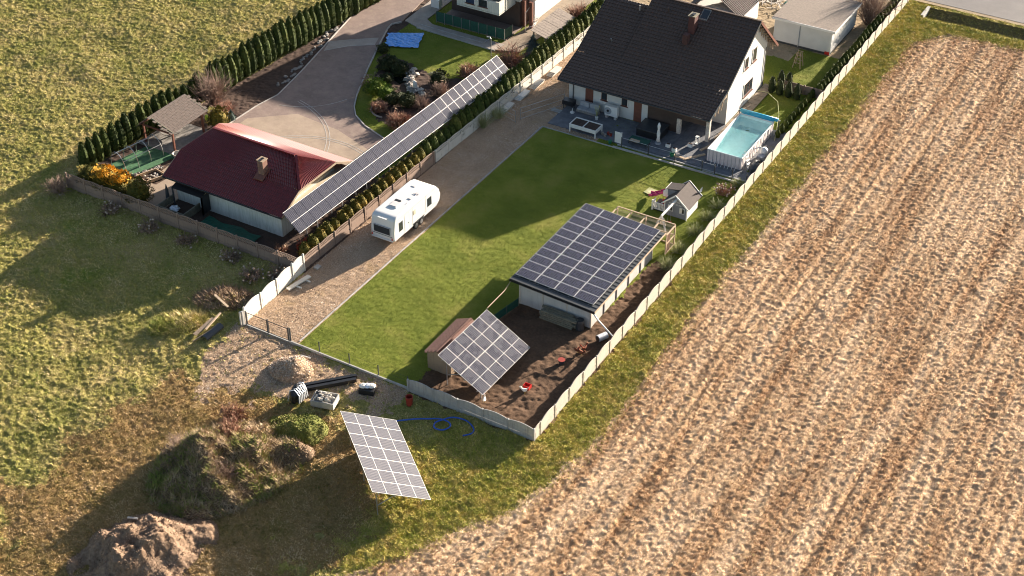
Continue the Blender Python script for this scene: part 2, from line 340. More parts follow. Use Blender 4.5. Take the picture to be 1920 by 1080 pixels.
# ------------------------------------------------------------ ground zones
FE = np.array([(-30, -42), (-14, -27), (-5, -18), (-1.6, -13), (-.2, -10.1), (2.0, -6.3), (2.9, -2.7), (3.6, 3), (3.4, 12), (3.2, 20), (3.4, 30), (3.45, 42), (3.35, 52), (3.4, 60), (3.2, 68), (4.0, 71.5), (6.0, 74), (12, 75.3)])
def hedge_x(y): return -51.35 + .072 * (y - 10.8)
def in_poly(x, y, P):
    r = np.zeros(x.shape, bool); n = len(P)
    for i in range(n):
        (x0, y0), (x1, y1) = P[i], P[(i + 1) % n]
        if y0 == y1: continue
        r ^= ((y0 > y) != (y1 > y)) & (x < (x1 - x0) * (y - y0) / (y1 - y0) + x0)
    return r
Z_ = dict(meadow=0, verge=1, field=2, lawn=3, gravel=4, dirt=5, mulch=6, nlawn=7, sand=8, ditch=9, gravelp=10, dry=11)
def zone(x, y):
    wob = .45 * fbm(x * .9, y * .9, 501, 4, .7)
    z = np.zeros(x.shape, int)
    dg = [(-22.0, -30), (-28, -22), (-27, -13), (-25.5, -7.5), (-21.5, -6.0), (-12, -5), (-4.5, -8), (-5, -17), (-13, -27)]
    z[in_poly(x + 3 * fbm(x * .4, y * .4, 611, 4, .7), y + 3 * fbm(x * .4, y * .4, 633, 4, .7), dg)] = 11
    fx = np.interp(y, FE[:, 1], FE[:, 0]) + wob * .9
    z[(x > 0) | ((y < 0) & (x > -6 + 7 * fbm(x * .35, y * .35, 577, 4, .7)))] = 1
    z[(x > fx) & (y < 74.4 + 2 * wob)] = 2
    A = (x > -25.4) & (x < 0) & (y > 0) & (y < 80)
    z[A] = 3
    z[A & (x < -20.4)] = 4
    z[A & (x < -15) & (y > 37.1)] = 4
    dp = [(-10.6, -.1), (0.1, -.1), (.1, 23.2), (-2.4, 23.2), (-2.6, 13.5), (-8.8, 13.5), (-9.6, 8)]
    z[in_poly(x + .8 * wob, y + .8 * wob, dp)] = 5
    z[A & (y > 60.5 + wob) & (x < -1.6)] = 8
    z[A & (x > -5.9) & (y > 55) & (y <= 63.4)] = 3
    z[A & (x > -20.3) & (x < -8.8) & (y > 55)] = 8
    B = (x > hedge_x(y) + .3) & (x < -25.4) & (y > 7.7) & (y < 90)
    z[B] = 7
    z[B & (x < -42.5)] = 6
    z[B & (x < -37) & (y < 12)] = 6
    z[B & (x > -42) & (y < 22)] = 6
    z[B & (x > -28.3)] = 6
    isl = [(-41.5, 41.5), (-38.5, 36.4), (-36.7, 34.2), (-35.5, 31.4), (-33, 30.2), (-28.3, 30), (-28.3, 43), (-31, 41.5), (-34, 39.8), (-37.5, 41.3)]
    z[B & in_poly(x + wob * 1.5, y + wob * 1.5, isl)] = 6
    gp = [(-25.5, .6), (-25.9, -1.5), (-26, -4), (-23.2, -8.2), (-21, -6.6), (-18, -5.1), (-15.8, -3.6), (-12.2, -3.2), (-10, -2.6), (-9.8, -.4), (-12, .1), (-20, .2)]
    z[in_poly(x + 2.6 * wob, y + 2.2 * fbm(x * .7, y * .7, 533, 4, .7), gp) & (y < 0.1)] = 10
    z[(x > 2.4) & (y > 76.6) & (y < 79.1)] = 9
    z[y > 80.25 - .0162 * (x + 20)] = 12
    return z
RES = .105
gx = np.arange(-98, 46, RES); gy = np.arange(-38, 90, RES)
X, Y = np.meshgrid(gx, gy, indexing='ij')
# keep only what this place's visitors could see from around the view point
mr = co.rotation_euler.to_matrix(); mrn = np.array(mr)
dx, dy, dz = X - co.location.x, Y - co.location.y, 0 - co.location.z
cx_ = dx * mrn[0, 0] + dy * mrn[1, 0] + dz * mrn[2, 0]; cy_ = dx * mrn[0, 1] + dy * mrn[1, 1] + dz * mrn[2, 1]; cz_ = -(dx * mrn[0, 2] + dy * mrn[1, 2] + dz * mrn[2, 2])
fl = 51.8 / 36 * 2; KEEP = (np.abs(cx_ / cz_ * fl) < 1.22) & (np.abs(cy_ / cz_ * fl) < .5625 * 1.2)
ZN = zone(X, Y)
n1 = fbm(X * 3.9, Y * 3.9, 11, 2, .6); n4 = fbm(X * 5.2, Y * 4.2, 13, 2, .6); n2 = fbm(X * .28, Y * .28, 31, 3); n3 = fbm(X * 4.6, Y * 4.6, 51, 2, .7)
rows = fbm(X * 3.0, Y * .2, 71, 3)
clod = np.abs(fbm(X * 5.6, Y * 4.4, 91, 2, .6)); tram = sum(np.exp(-((X - q - .012 * Y + .3 * fbm(Y * .05, X * 0, 7, 2)) / .22) ** 2) for q in (8.6, 10.4, 20.2, 22.0, 30.4)); Hh = np.zeros(X.shape)
H = {0: .15 * n1 + .22 * n2 + .05 * n3, 1: .12 * n1 + .16 * n2 + .03 * n3, 2: .10 * n4 + .09 * rows + .12 * clod - .03 + .04 * n3 - .09 * tram + .03 * np.sin((X - np.interp(Y, FE[:, 1], FE[:, 0]) * .8 + .25 * fbm(X * .3, Y * .15, 222, 3)) * 2 * np.pi / .85),
     3: .026 * n1 + .014 * n3 + .05 * n2 + .03, 4: .035 * n1 + .03 * n3 + .05 * np.abs(rows), 5: .07 * n1 + .04 * n2 + .03 * n3 - .22 * np.clip(fbm(X * 1.5, Y * 1.5, 140, 2) - .22, 0, 1),
     6: .07 * n1 + .03 * n3, 7: .03 * n1 + .015 * n3, 8: .05 * n1 + .05 * n2, 9: .1 * n1, 11: .09 * n1 + .22 * n2 + .04 * n3, 10: .06 * n1 + .05 * n2 + .05 * n3}
for k, h in H.items(): Hh = np.where(ZN == k, h, Hh)
Hh = np.where(ZN == 9, Hh - .6 * np.clip(1 - np.abs((Y - 77.9) / 1.4), 0, 1) ** .6, Hh)
# tyre ruts in the gravel outside the gate
rut = np.exp(-((X + 22.2 - .35 * (Y + 3)) / .35) ** 2) + np.exp(-((X + 24.0 - .35 * (Y + 3)) / .35) ** 2)
Hh -= .07 * rut * (ZN == 10)
# pit between the mounds
Hh -= .75 * np.exp(-(((X + 13.4) / 1.3) ** 2 + ((Y + 10.4) / .9) ** 2))
Hh -= .0
idx = -np.ones(X.shape, np.int64)
fk = KEEP[:-1, :-1] & KEEP[1:, :-1] & KEEP[:-1, 1:] & KEEP[1:, 1:]; fz = ZN[:-1, :-1]
VV = np.stack([X, Y, Hh], -1); lin = np.arange(X.size).reshape(X.shape)
def zmesh(name, zs, mat):
    s = fk & np.isin(fz, zs); a = lin[:-1, :-1][s]; b = lin[1:, :-1][s]; c = lin[1:, 1:][s]; d = lin[:-1, 1:][s]
    F = np.stack([a, b, c, d], 1); u, inv = np.unique(F, return_inverse=True)
    return npmesh(name, VV.reshape(-1, 3)[u], inv.reshape(F.shape), mat, 'structure', smooth=True)
zmesh('meadow', [0], M['meadow']); zmesh('dry_grass_ground', [11], M['drysoil']); zmesh('grass_verge', [1], M['verge']); zmesh('stubble_field', [2], M['field'])
zmesh('lawn', [3], M['lawn']); zmesh('gravel_drive', [4], M['gravel']); zmesh('dirt_yard', [5], M['dirt']); zmesh('mulch_bed', [6], M['mulch'])
zmesh('neighbour_lawn', [7], M['lawn']); zmesh('sandy_yard', [8], M['sand']); zmesh('ditch', [9], M['ditch']); zmesh('gravel_patch', [10], M['gravel'])
g_ = MB()
for a in ((-1500, 2.4, -1500, 1500), (2.4, 1500, -1500, 76.4), (2.4, 1500, 79.6, 1500)): g_.face([(a[0], a[2], -.45), (a[1], a[2], -.45), (a[1], a[3], -.45), (a[0], a[3], -.45)])
g_.build('ground', M['far'])['kind'] = 'structure'

def hz(x, y):
    i = np.clip(((np.asarray(x) - gx[0]) / RES).astype(int), 0, len(gx) - 1); j = np.clip(((np.asarray(y) - gy[0]) / RES).astype(int), 0, len(gy) - 1)
    return Hh[i, j]
OPEN = [0, 1, 2, 9, 10, 11]
def blades(name, zs, n, L, wd, lean, mat, clump=0., zlift=0., jit=.07):
    """single blades and flattened tufts, one triangle each"""
    ok = KEEP & np.isin(ZN, zs); flat = np.flatnonzero(ok.ravel()); pick = flat[rng.integers(0, len(flat), n)]
    x = X.ravel()[pick] + rng.normal(0, jit, n); y = Y.ravel()[pick] + rng.normal(0, jit, n); i_ = np.clip(((x - gx[0]) / RES + .5).astype(int), 0, len(gx) - 1); j_ = np.clip(((y - gy[0]) / RES + .5).astype(int), 0, len(gy) - 1)
    ok2 = np.isin(ZN[i_, j_], OPEN if zs[0] in OPEN else zs); x, y = x[ok2], y[ok2]; n = len(x); z = hz(x, y) + zlift
    if clump:
        k = fbm(x * 1.4, y * 1.4, 400, 3) > -clump; x, y, z = x[k], y[k], z[k]; n = len(x)
    a = rng.uniform(0, 2 * np.pi, n); l = L * rng.uniform(.4, 1.3, n); el = rng.uniform(lean[0], lean[1], n); ww = wd * rng.uniform(.5, 1.4, n)
    b = rng.uniform(0, 2 * np.pi, n); px_, py_ = np.cos(b) * ww / 2, np.sin(b) * ww / 2
    tip = np.stack([x + np.cos(a) * l * np.cos(el), y + np.sin(a) * l * np.cos(el), z + l * np.sin(el)], 1)
    P0 = np.stack([x - px_, y - py_, z - .01], 1); P1 = np.stack([x + px_, y + py_, z - .01], 1)
    V = np.stack([P0, P1, tip], 1).reshape(-1, 3)
    return npmesh(name, V, np.arange(3 * n).reshape(n, 3), mat, 'stuff')
blades('meadow_grass', [0], 380000, .2, .055, (.15, 1.1), M['grassm'], jit=.35)
blades('dry_grass', [11], 70000, .2, .06, (.15, 1.0), M['drygrass'], jit=.45)
blades('ditch_grass', [9], 4000, .2, .06, (.2, 1.1), M['grassm'])
blades('verge_grass', [1], 150000, .2, .055, (.15, 1.1), M['grassv'], jit=.5)
blades('field_weeds', [2], 14000, .2, .06, (.2, 1.1), M['grassm'], clump=-.2, jit=.25)
blades('straw_stubble', [2], 360000, .18, .05, (.02, .9), M['straw'], jit=.25)
blades('gravel_stones', [4, 10], 90000, .07, .07, (0, .7), M['pebble'], jit=.1)
blades('gravel_tufts', [10], 2500, .25, .06, (.2, 1.1), M['grassm'], clump=-.15)
blades('lawn_grass', [3, 7], 300000, .065, .03, (.5, 1.4), M['grassl'])

# crisp paved ground, each sheet a few mm above the one below
def sheet(name, poly, z, mat, th=.05):
    o = MB().prism(poly, z - th, z, 0).build(name, mat); o['kind'] = 'structure'; return o
def arc(c, r, a0, a1, n=10): return [(c[0] + r * math.cos(R(a0 + (a1 - a0) * i / n)), c[1] + r * math.sin(R(a0 + (a1 - a0) * i / n))) for i in range(n + 1)]
OUT = [(-49.5, 56), (-49.4, 50.7), (-47.3, 41.3), (-45.6, 33.8), (-44.8, 29.4), (-45.2, 26.7), (-45.3, 22.4)]
INN = [(-28.6, 27.6), (-31.6, 27.9), (-34.4, 28.9), (-36.2, 30), (-37.3, 31.3), (-38.4, 33.3), (-40.5, 38.1), (-42.4, 42.8), (-43.7, 46.2), (-43.9, 47.2), (-43.3, 48.1), (-44.6, 56)]
dr = sheet('paved_drive', [(-45.3, 22.4), (-45.3, 19), (-28.6, 19)] + INN + OUT[:0] + [(-49.5, 56), (-49.4, 50.7), (-47.3, 41.3), (-45.6, 33.8), (-44.8, 29.4), (-45.2, 26.7)], .10, M['paver'], .2)
sheet('paved_yard', [(-46.2, 9.0), (-46.2, 11.4), (-44.1, 11.6), (-43.9, 13.2), (-45.2, 13.6), (-45.4, 18.95), (-41, 18.95), (-41, 9.0)], .10, M['paverc'], .2)
sheet('pale_paving_band', [(-47.1, 40.7), (-46.4, 38.9), (-44.9, 40.9), (-42.75, 42.5), (-43.25, 43.9), (-45.3, 42.3)], .104, M['paverl'], .02)
sheet('painted_sunlit_paving', [(-44.5, 19.1), (-30, 19.1), (-30, 25), (-36, 27), (-41, 27.5), (-44.5, 24.5)], .104, M['paverc'], .02)  # sunlit part of the drive, its light put into a paler block colour
sheet('neighbour_footpath', [(-43.6, 56), (-43.2, 48.6), (-41.3, 48.0), (-31.8, 47.7), (-31.6, 49.2), (-40.3, 49.3), (-41.4, 50), (-41.6, 56)], .09, M['paverl'], .15)
sheet('neighbour_side_path', [(-32.2, 47.6), (-29.6, 48.6), (-28.7, 62), (-28.7, 70), (-31.6, 70), (-31.6, 53)], .085, M['sandstone'], .15)
sheet('neighbour_terrace', [(-40.4, 50.1), (-32.0, 50.1), (-32.0, 55), (-40.4, 55)], .11, M['paver'], .15)
def kerbline(name, pts, zt=.16, wd=.11, parent=None, mat='kerb'):
    m = MB()
    for a, b in zip(pts[:-1], pts[1:]):
        a, b = Vector(a), Vector(b); d = (b - a).normalized(); nrm = Vector((-d.y, d.x)) * wd / 2; L = (b - a).length; k = max(1, round(L / 1.0))
        for i in range(k):
            p = a + (b - a) * (i / k) + d * .012; q = a + (b - a) * ((i + 1) / k) - d * .012
            m.prism([(p + nrm)[:], (p - nrm)[:], (q - nrm)[:], (q + nrm)[:]][::-1], -.1, zt)
    o = m.build(name, M[mat]); o['kind'] = 'structure'; return o
kerbline('drive_kerb', OUT); kerbline('island_kerb', INN[:-1])
kerbline('band_kerb', [(-46.4, 38.9), (-44.9, 40.9), (-42.75, 42.5)], .125, .07); kerbline('band_kerb', [(-47.1, 40.7), (-45.3, 42.3), (-43.25, 43.9)], .125, .07)
for rr in (7.6, 7.9): kerbline('paving_ring', [(x, y) for x, y in arc((-34.5, 17.6), rr, 62, 150, 12)], .113, .06)
for rr in (10.6, 10.9): kerbline('paving_ring', [(x, y) for x, y in arc((-44.6, 19), rr, 20, 78, 10)], .113, .06)
kerbline('paving_ring', [(x, y) for x, y in arc((-44.6, 34.2), 6.3, -80, -20, 10)], .113, .06)
kerbline('footpath_kerb', [(-41.3, 47.9), (-31.8, 47.6)], .13); kerbline('footpath_kerb', [(-41.4, 48.6), (-33.6, 48.4), (-33.5, 49.5)], .13, .08)
kerbline('lawn_edging', [(-20.42, .6), (-20.42, 37.1), (-13.2, 37.15)], .09, .08, mat='concs')
kerbline('fence_plinth', [(-20.9, .15), (-10.4, .15)], .2, .10, mat='concs')
kerbline('gate_threshold', [(-25.2, .2), (-20.95, .2)], .08, .14, mat='concs')
kerbline('terrace_edging', [(-13.2, 37.15), (-.2, 37.3)], .16, .16, mat='concs'); kerbline('terrace_edging', [(-13.0, 37.7), (-.2, 37.8)], .13, .10, mat='concs')
# terrace slabs: real joints
tm = MB()
for i in range(int((12.4) / .6)):
    for j in range(int(7.8 / .6)):
        x0, y0 = -12.9 + i * .6, 38.0 + j * .6
        if x0 > -5.4: continue
        dzz = random.uniform(-.006, .006); tm.box(x0 + .012, x0 + .588, y0 + .012, y0 + .588, .02, .11 + dzz)
o = tm.build('terrace_slabs', M['slab']); o['kind'] = 'stuff'
sheet('terrace_bed', [(-20.3, 37.9), (-.3, 37.9), (-.3, 47.3), (-6, 47.3), (-6, 42.2), (-20.3, 42.2)], .06, M['slab'], .15)
tm = MB()
for j in range(14):
    for i in range(2): tm.box(-6.0 + i * .52, -5.5 + i * .52, 43 + j * .85, 43.8 + j * .85, .02, .12 + random.uniform(-.005, .005))
o = tm.build('side_path_slabs', M['sandstone']); o['kind'] = 'stuff'
rd = sheet('road', [(-20, 80.9), (60, 79.6), (60, 86.4), (-20, 87.5)], .05, M['asph'], .3)
sheet('road_shoulder', [(-20, 80.3), (60, 79.0), (60, 79.6), (-20, 80.9)], .03, M['sand'], .3)

# ------------------------------------------------------------ fences
def arch_panel(L, z0, h, rise, th=.05, n=12):
    pts = [(.06, 0, z0), (L - .06, 0, z0)] + [(L - .06 - (L - .12) * i / n, 0, h + rise * math.sin(math.pi * i / n) ** .8) for i in range(n + 1)]
    return MB().ext([(x, -th / 2, z) for x, y, z in pts][::-1], (0, th, 0))
def flat_panel(L, z0, z1, th=.045):
    m = MB().box(.06, L - .06, -th / 2, th / 2, z0 + .012, z1 - .004)
    m.box(.16, L - .16, -th / 2 - .012, -th / 2 + .001, z0 + .05, z1 - .05); m.box(.16, L - .16, th / 2 - .001, th / 2 + .012, z0 + .05, z1 - .05); return m
def lattice_panel(L, z0, h, rise, th=.045):
    m = MB().box(.06, L - .06, -th / 2, th / 2, z0, z0 + .05); n = 12
    top = [(.06 + (L - .12) * i / n, h + rise * math.sin(math.pi * i / n)) for i in range(n + 1)]
    for (xa, za), (xb, zb) in zip(top[:-1], top[1:]):
        m.bar((xa, 0, za - .03), (xb, 0, zb - .03), th, .06)
        m.bar((xa, 0, z0 + .04), (xb, 0, zb - .05), .03, .035); m.bar((xb, 0, z0 + .04), (xa, 0, za - .05), .03, .035)
    zm = (z0 + h) / 2 + rise * .3; m.box(.06, L - .06, -.018, .018, zm - .02, zm + .02); return m
def fence(root, start, ang, n, L, levels, mat, posth, top='arch', h=1.1, rise=.18, lean=True):
    me_p = MB().box(-.065, .065, -.07, .07, -.3, posth).add([(-.065, -.07, posth), (.065, -.07, posth), (.065, .07, posth), (-.065, .07, posth), (0, 0, posth + .03)], [(0, 1, 4), (1, 2, 4), (2, 3, 4), (3, 0, 4)]).mesh('post', mat)
    mp_ = [flat_panel(L, a, b).mesh('panel', mat) for a, b in zip(levels[:-1], levels[1:])]
    mt = (arch_panel(L, levels[-1] + .004, h, rise) if top == 'arch' else lattice_panel(L, levels[-1], h, rise)).mesh('top_panel', mat)
    d = Vector((math.cos(ang), math.sin(ang), 0)); W = WINV[root.name]
    rr = math.atan2(d.y, d.x) - root.rotation_euler.z
    for i in range(n + 1):
        p = W @ (Vector(start) + d * L * i); o = inst('post', me_p, root, p, rr)
        if i == n: break
        dz = random.uniform(-.02, .02)
        for me in mp_: inst('panel', me, root, p + Vector((0, 0, dz)), rr)
        inst('top_panel', mt, root, p + Vector((0, 0, dz)), rr)
f = thing('concrete_fence', 'long pale concrete panel fence with wavy top between the plot and the stubble field', 'fence', (0, 0, 0))
fence(f, (0, .86, 0), R(90), 39, 2.06, [-.25, .38, .74], M['conc'], 1.13)
inst('panel', flat_panel(.9, -.2, .74).mesh('panel', M['conc']), f, (0, 0, 0), R(90)); inst('top_panel', arch_panel(.9, .745, 1.1, .06).mesh('top_panel', M['conc']), f, (0, 0, 0), R(90))
f = thing('concrete_fence', 'short grey stained concrete fence with wavy top along the near edge of the dirt yard', 'fence', (-10.3, 0, 0))
fence(f, (-10.3, 0, 0), 0, 5, 2.06, [-.25, .36, .74], M['concw'], 1.13, rise=.16)
f = thing('concrete_fence', 'short cream white concrete fence beside the open end of the gravel drive', 'fence', (-25.35, .4, 0))
fence(f, (-25.35, .4, 0), R(92), 3, 2.06, [-.25, .45, .9], M['concl'], 1.45, h=1.38, rise=.2); fence(f, (-25.55, 6.6, 0), R(91), 1, 1.45, [-.25, .45, .9], M['concl'], 1.6, h=1.5, rise=.12)
f = thing('concrete_fence', 'brown concrete fence with lattice tops behind the neighbour garage wall, facing the meadow', 'fence', (-50.6, 7.55, 0))
fence(f, (-50.4, 7.55, 0), 0, 12, 2.06, [-.25, .35, .95], M['concb'], 1.5, 'lattice', 1.42, .1)
f = thing('concrete_fence', 'long concrete fence with lattice tops between the thuja row and the gravel drive', 'fence', (-25.6, 8.1, 0))
fence(f, (-25.65, 8.15, 0), R(89.4), 9, 2.06, [-.25, .35, .8], M['concb'], 1.25, 'lattice', 1.2, .1); fence(f, (-25.45, 27.0, 0), R(89.2), 17, 2.06, [-.25, .35, .8], M['concl'], 1.25, 'lattice', 1.2, .1)

f = thing('panel_gate', 'black steel double gate at the near end of the gravel drive', 'gate', (-25.1, .2, 0))
for xx in (-25.05, -23.0, -21.05, -20.9): MB().box(xx - .04, xx + .04, .16, .24, -.1, 1.35).build('gate_post', M['anth'], f)
for a, b in ((-24.98, -23.06), (-22.94, -21.12)):
    m = MB()
    for z in (.12, 1.2): m.box(a, b, .185, .215, z, z + .04)
    m.box(a, a + .04, .186, .214, .12, 1.24).box(b - .04, b, .186, .214, .12, 1.24); lf = m.build('gate_leaf', M['anth'], f)
    m = MB()
    for k in range(14): xx = a + .1 + k * (b - a - .2) / 13; m.box(xx - .004, xx + .004, .196, .204, .16, 1.2)
    for k in range(4): m.box(a + .04, b - .04, .197, .203, .35 + k * .22, .356 + k * .22)
    m.build('wire_infill', M['anth'], lf)
f = thing('gate_pillar', 'narrow white concrete slab pillar left of the black gate', 'pillar', (-25.4, .05, 0))
MB().box(-25.5, -25.38, -.05, .15, -.1, 1.2).build('slab', M['concl'], f); MB().box(-25.32, -25.2, .0, .16, -.1, 1.3).build('slab', M['concw'], f)
f = thing('wire_fence', 'low wire fence on a concrete plinth along the near lawn edge', 'fence', (-20.8, .2, 0))
for xx in (-18.3, -15.6, -13.05, -10.5): MB().box(xx - .03, xx + .03, .22, .28, -.1, 1.1).build('post', M['anth'], f)
m = MB()
for z in (.35, .7, 1.05): m.tube([(-20.85, .25, z), (-10.5, .25, z)], .006, 4)
m.build('wire', M['anth'], f)
f = thing('wire_fence', 'dark metal fence and small gate along the terrace in front of the pool', 'fence', (-12.4, 37.4, 0))
for xx in (-12.45, -9.8, -7.2, -4.6, -3.4, -1.75, -.4): MB().box(xx - .035, xx + .035, 37.36, 37.43, 0, 1.15).build('post', M['anth'], f)
m = MB().tube([(-12.45, 37.4, 1.1), (-4.6, 37.4, 1.1)], .018, 5).tube([(-4.6, 37.4, 1.05), (-3.4, 37.4, 1.05)], .02, 5).tube([(-4.6, 37.4, .2), (-3.4, 37.4, .2)], .02, 5)
m.build('rail', M['steel'], f)
m = MB()
for z in (.3, .6, .85): m.tube([(-12.45, 37.4, z), (-.4, 37.4, z)], .005, 4)
m.build('wire', M['anth'], f)
f = thing('wire_gate', 'open grey wire gate across the gravel left of the dark-roofed house', 'gate', (-24.6, 38, 0))
for (a, b) in (((-25.0, 37.2), (-22.9, 36.5)), ((-22.8, 37.2), (-20.6, 41.6))):
    m = MB()
    for z in (.1, .65, 1.2): m.tube([(a[0], a[1], z), (b[0], b[1], z)], .022, 5)
    m.tube([(a[0], a[1], 0), (a[0], a[1], 1.25)], .035, 5).tube([(b[0], b[1], 0), (b[0], b[1], 1.25)], .03, 5); m.build('gate_leaf', M['steel'], f)

# ------------------------------------------------------------ solar arrays
def panel_mesh(w_, h_, half, fm, pvm):
    m = MB(); t = .022; m.box(0, w_, 0, h_, 0, .035, 0)
    ys = [t, h_ / 2 - .014, h_ / 2 + .014, h_ - t] if half else [t, h_ - t]
    for a, b in zip(ys[0::2], ys[1::2]): m.face([(t, a, .039), (w_ - t, a, .039), (w_ - t, b, .039), (t, b, .039)], 1)
    return m.mesh('solar_panel', [fm, pvm])
def array(name, label, base, ang, cols, rows_, pw, ph, gap, zlow, tilt, half=True, fm='alu', legs=True, split=0, fm2=None, leg_n=3, pvm='pv2'):
    r = thing(name, label, 'solar array', (base[0], base[1], 0), ang)
    me = panel_mesh(pw, ph, half, M[fm], M[pvm]); me2 = None
    if fm2:
        mm = MB(); mm.box(0, pw, 0, ph, 0, .035, 0)
        for a, b in ((.03, ph / 2 - .02), (ph / 2 + .02, ph - .03)): mm.face([(.01, a, .039), (pw - .01, a, .039), (pw - .01, b, .039), (.01, b, .039)], 1)
        for a in (0, ph / 2 - .02, ph - .03): mm.face([(0, a, .041), (pw, a, .041), (pw, a + .03, .041), (0, a + .03, .041)], 2)
        me2 = mm.mesh('solar_panel', [M[fm2], M[pvm], M['alu']])
    for i in range(cols):
        for j in range(rows_):
            o = bpy.data.objects.new('solar_panel', me2 if (fm2 and i < split) else me); COL.objects.link(o); o.parent = r
            s = j * (ph + gap); o.location = (i * (pw + gap), s * math.cos(tilt), zlow + s * math.sin(tilt)); o.rotation_euler = (tilt + random.uniform(-.003, .003), 0, 0)
    W_ = cols * (pw + gap); Hs = rows_ * (ph + gap)
    def P(u, s, d=0): return (u, s * math.cos(tilt) + d * math.sin(tilt), zlow + s * math.sin(tilt) - d * math.cos(tilt))
    for fr in ([.22, .78] if rows_ == 1 else [.11, .39, .61, .89]):
        MB().bar(P(-.08, Hs * fr, .05), P(W_ + .06, Hs * fr, .05), .05).build('rail', M['steel'], r, world=False)
    if legs:
        for k in range(leg_n):
            u = W_ * (.08 + .84 * k / (leg_n - 1)); a = P(u, Hs * .12, .1); b = P(u, Hs * .88, .1)
            MB().bar(P(u, .1, .11), P(u, Hs - .1, .11), .07).build('rafter', M['steel'], r, world=False)
            MB().bar((a[0], a[1], -.2), a, .07).build('leg', M['steel'], r, world=False); MB().bar((b[0], b[1], -.2), b, .07).build('leg', M['steel'], r, world=False)
            MB().bar((b[0], b[1], b[2] * .35), P(u, Hs * .45, .12), .05).build('brace', M['steel'], r, world=False)
    return r
array('solar_array', 'bright ground-mounted solar array of fourteen panels standing alone on the rough grass in the foreground', (-2.49, -9.04), R(140.1), 7, 2, 1.15, 2.13, .02, .85, R(27.4), pvm='pv3')
array('solar_array', 'tilted solar array of twelve panels beside the shingled hut in the dirt yard', (-4.98, 1.44), R(88), 6, 2, 1.03, 2.11, .018, .9, R(27.3))
array('solar_array', 'very long narrow raised solar array above the thuja row', (-27.0, 9.6), R(88.4), 30, 1, 1.035, 2.12, .018, 2.1, R(41), split=20, fm2='blackf', leg_n=9, pvm='pv4')

# ------------------------------------------------------------ concrete shed with its roof array
sh = thing('concrete_shed', 'pale concrete panel shed with black sheet roof carrying solar panels', 'shed', (-5.6, 18.7, 0))
RZ = lambda x: 2.44 - (x + 9.2) * (.36 / 7.1)
def wallseg(x0, x1, y0, y1, zt0, zt1, name='wall_panel'):
    if abs(x1 - x0) > abs(y1 - y0): pts = [(x0, y0, 0), (x1, y0, 0), (x1, y0, zt1), (x0, y0, zt0)]; v = (0, y1 - y0, 0)
    else: pts = [(x0, y0, 0), (x0, y1, 0), (x0, y1, zt1), (x0, y0, zt0)]; v = (x1 - x0, 0, 0)
    return MB().ext(pts, v).build(name, M['concs2'], sh)
M['concs2'] = weathered('shed_concrete', (.52, .50, .47), (.33, .31, .29), amt=.5)
xs = [-8.7, -6.7, -4.6, -2.6]
for a, b in zip(xs[:-1], xs[1:]): wallseg(a + .06, b - .06, 13.0, 13.06, RZ(a) - .1, RZ(b) - .1); wallseg(a + .06, b - .06, 23.3, 23.36, RZ(a) - .1, RZ(b) - .1)
for x in xs: MB().box(x - .07, x + .07, 12.97, 13.1, 0, RZ(x) - .1).build('post', M['conc'], sh)
ys = [13.06 + 2.06 * k for k in range(6)]
for a, b in zip(ys[:-1], ys[1:]):
    for x in (-2.63, -8.72): wallseg(x, x + .06, a + .07, b - .07, RZ(-2.6) - .1, RZ(-2.6) - .1)
for y in ys[1:]: MB().box(-2.66, -2.53, y - .07, y + .07, 0, RZ(-2.6) - .1).build('post', M['blackf'] if y < 23 else M['conc'], sh)
m = MB(); N = 26
for k in range(N):
    y0 = 12.45 + k * .46; m.ext([(-9.25, y0, RZ(-9.25)), (-2.0, y0, RZ(-2.0)), (-2.0, y0, RZ(-2.0) + .04), (-9.25, y0, RZ(-9.25) + .04)], (0, .45, 0))
    m.bar((-9.25, y0, RZ(-9.25) + .055), (-2.0, y0, RZ(-2.0) + .055), .04)
m.build('roof', M['anth'], sh)
MB().bar((-9.28, 12.4, RZ(-9.28) - .06), (-1.98, 12.4, RZ(-1.98) - .06), .05, .16).build('fascia', M['black'], sh)
MB().bar((-1.98, 12.42, RZ(-2) - .02), (-1.98, 24.45, RZ(-2) - .02), .07, .12).build('fascia', M['woodl'], sh)
MB().bar((-9.27, 12.42, RZ(-9.27) - .02), (-9.27, 24.45, RZ(-9.27) - .02), .05, .1).build('fascia', M['woodd'], sh)
ra = thing('solar_array', 'flat roof-mounted array of forty-four landscape solar panels on the concrete shed', 'solar array', (-9.15, 13.08, RZ(-9.15) + .12))
sa = math.atan(.36 / 7.1); me = panel_mesh(1.655, 1.005, False, M['alu'], M['pv'])
for i in range(4):
    for j in range(11):
        o = bpy.data.objects.new('solar_panel', me); COL.objects.link(o); o.parent = ra; s = i * 1.69
        o.location = (s * math.cos(sa), j * 1.032, -s * math.sin(sa)); o.rotation_euler = (0, sa, 0)
for i in range(4):
    for q in (.35, 1.3):
        s = i * 1.69 + q; MB().bar((s, -.14, -s * sa - .04), (s, 11.4, -s * sa - .04), .04).build('rail', M['steel'], ra, world=False)
gp = thing('rain_pipe', 'pale downpipe running from the shed corner across to the wavy fence', 'pipe', (-2.0, 12.5, 0))
MB().tube([(-2.1, 12.45, 1.95), (-1.75, 12.45, 1.55), (-.05, 11.6, 1.25)], .055, 8).build('pipe', M['wpaint'], gp, smooth=True)
ln = thing('rope', 'pale rope running from the shed roof corner down to the tilted array', 'rope', (-9.0, 12.5, 0))
MB().tube([(-9.2, 12.5, 2.3), (-9.0, 11.2, 2.25), (-8.55, 8.0, 2.9)], .02, 5).build('strand', M['woodl'], ln)
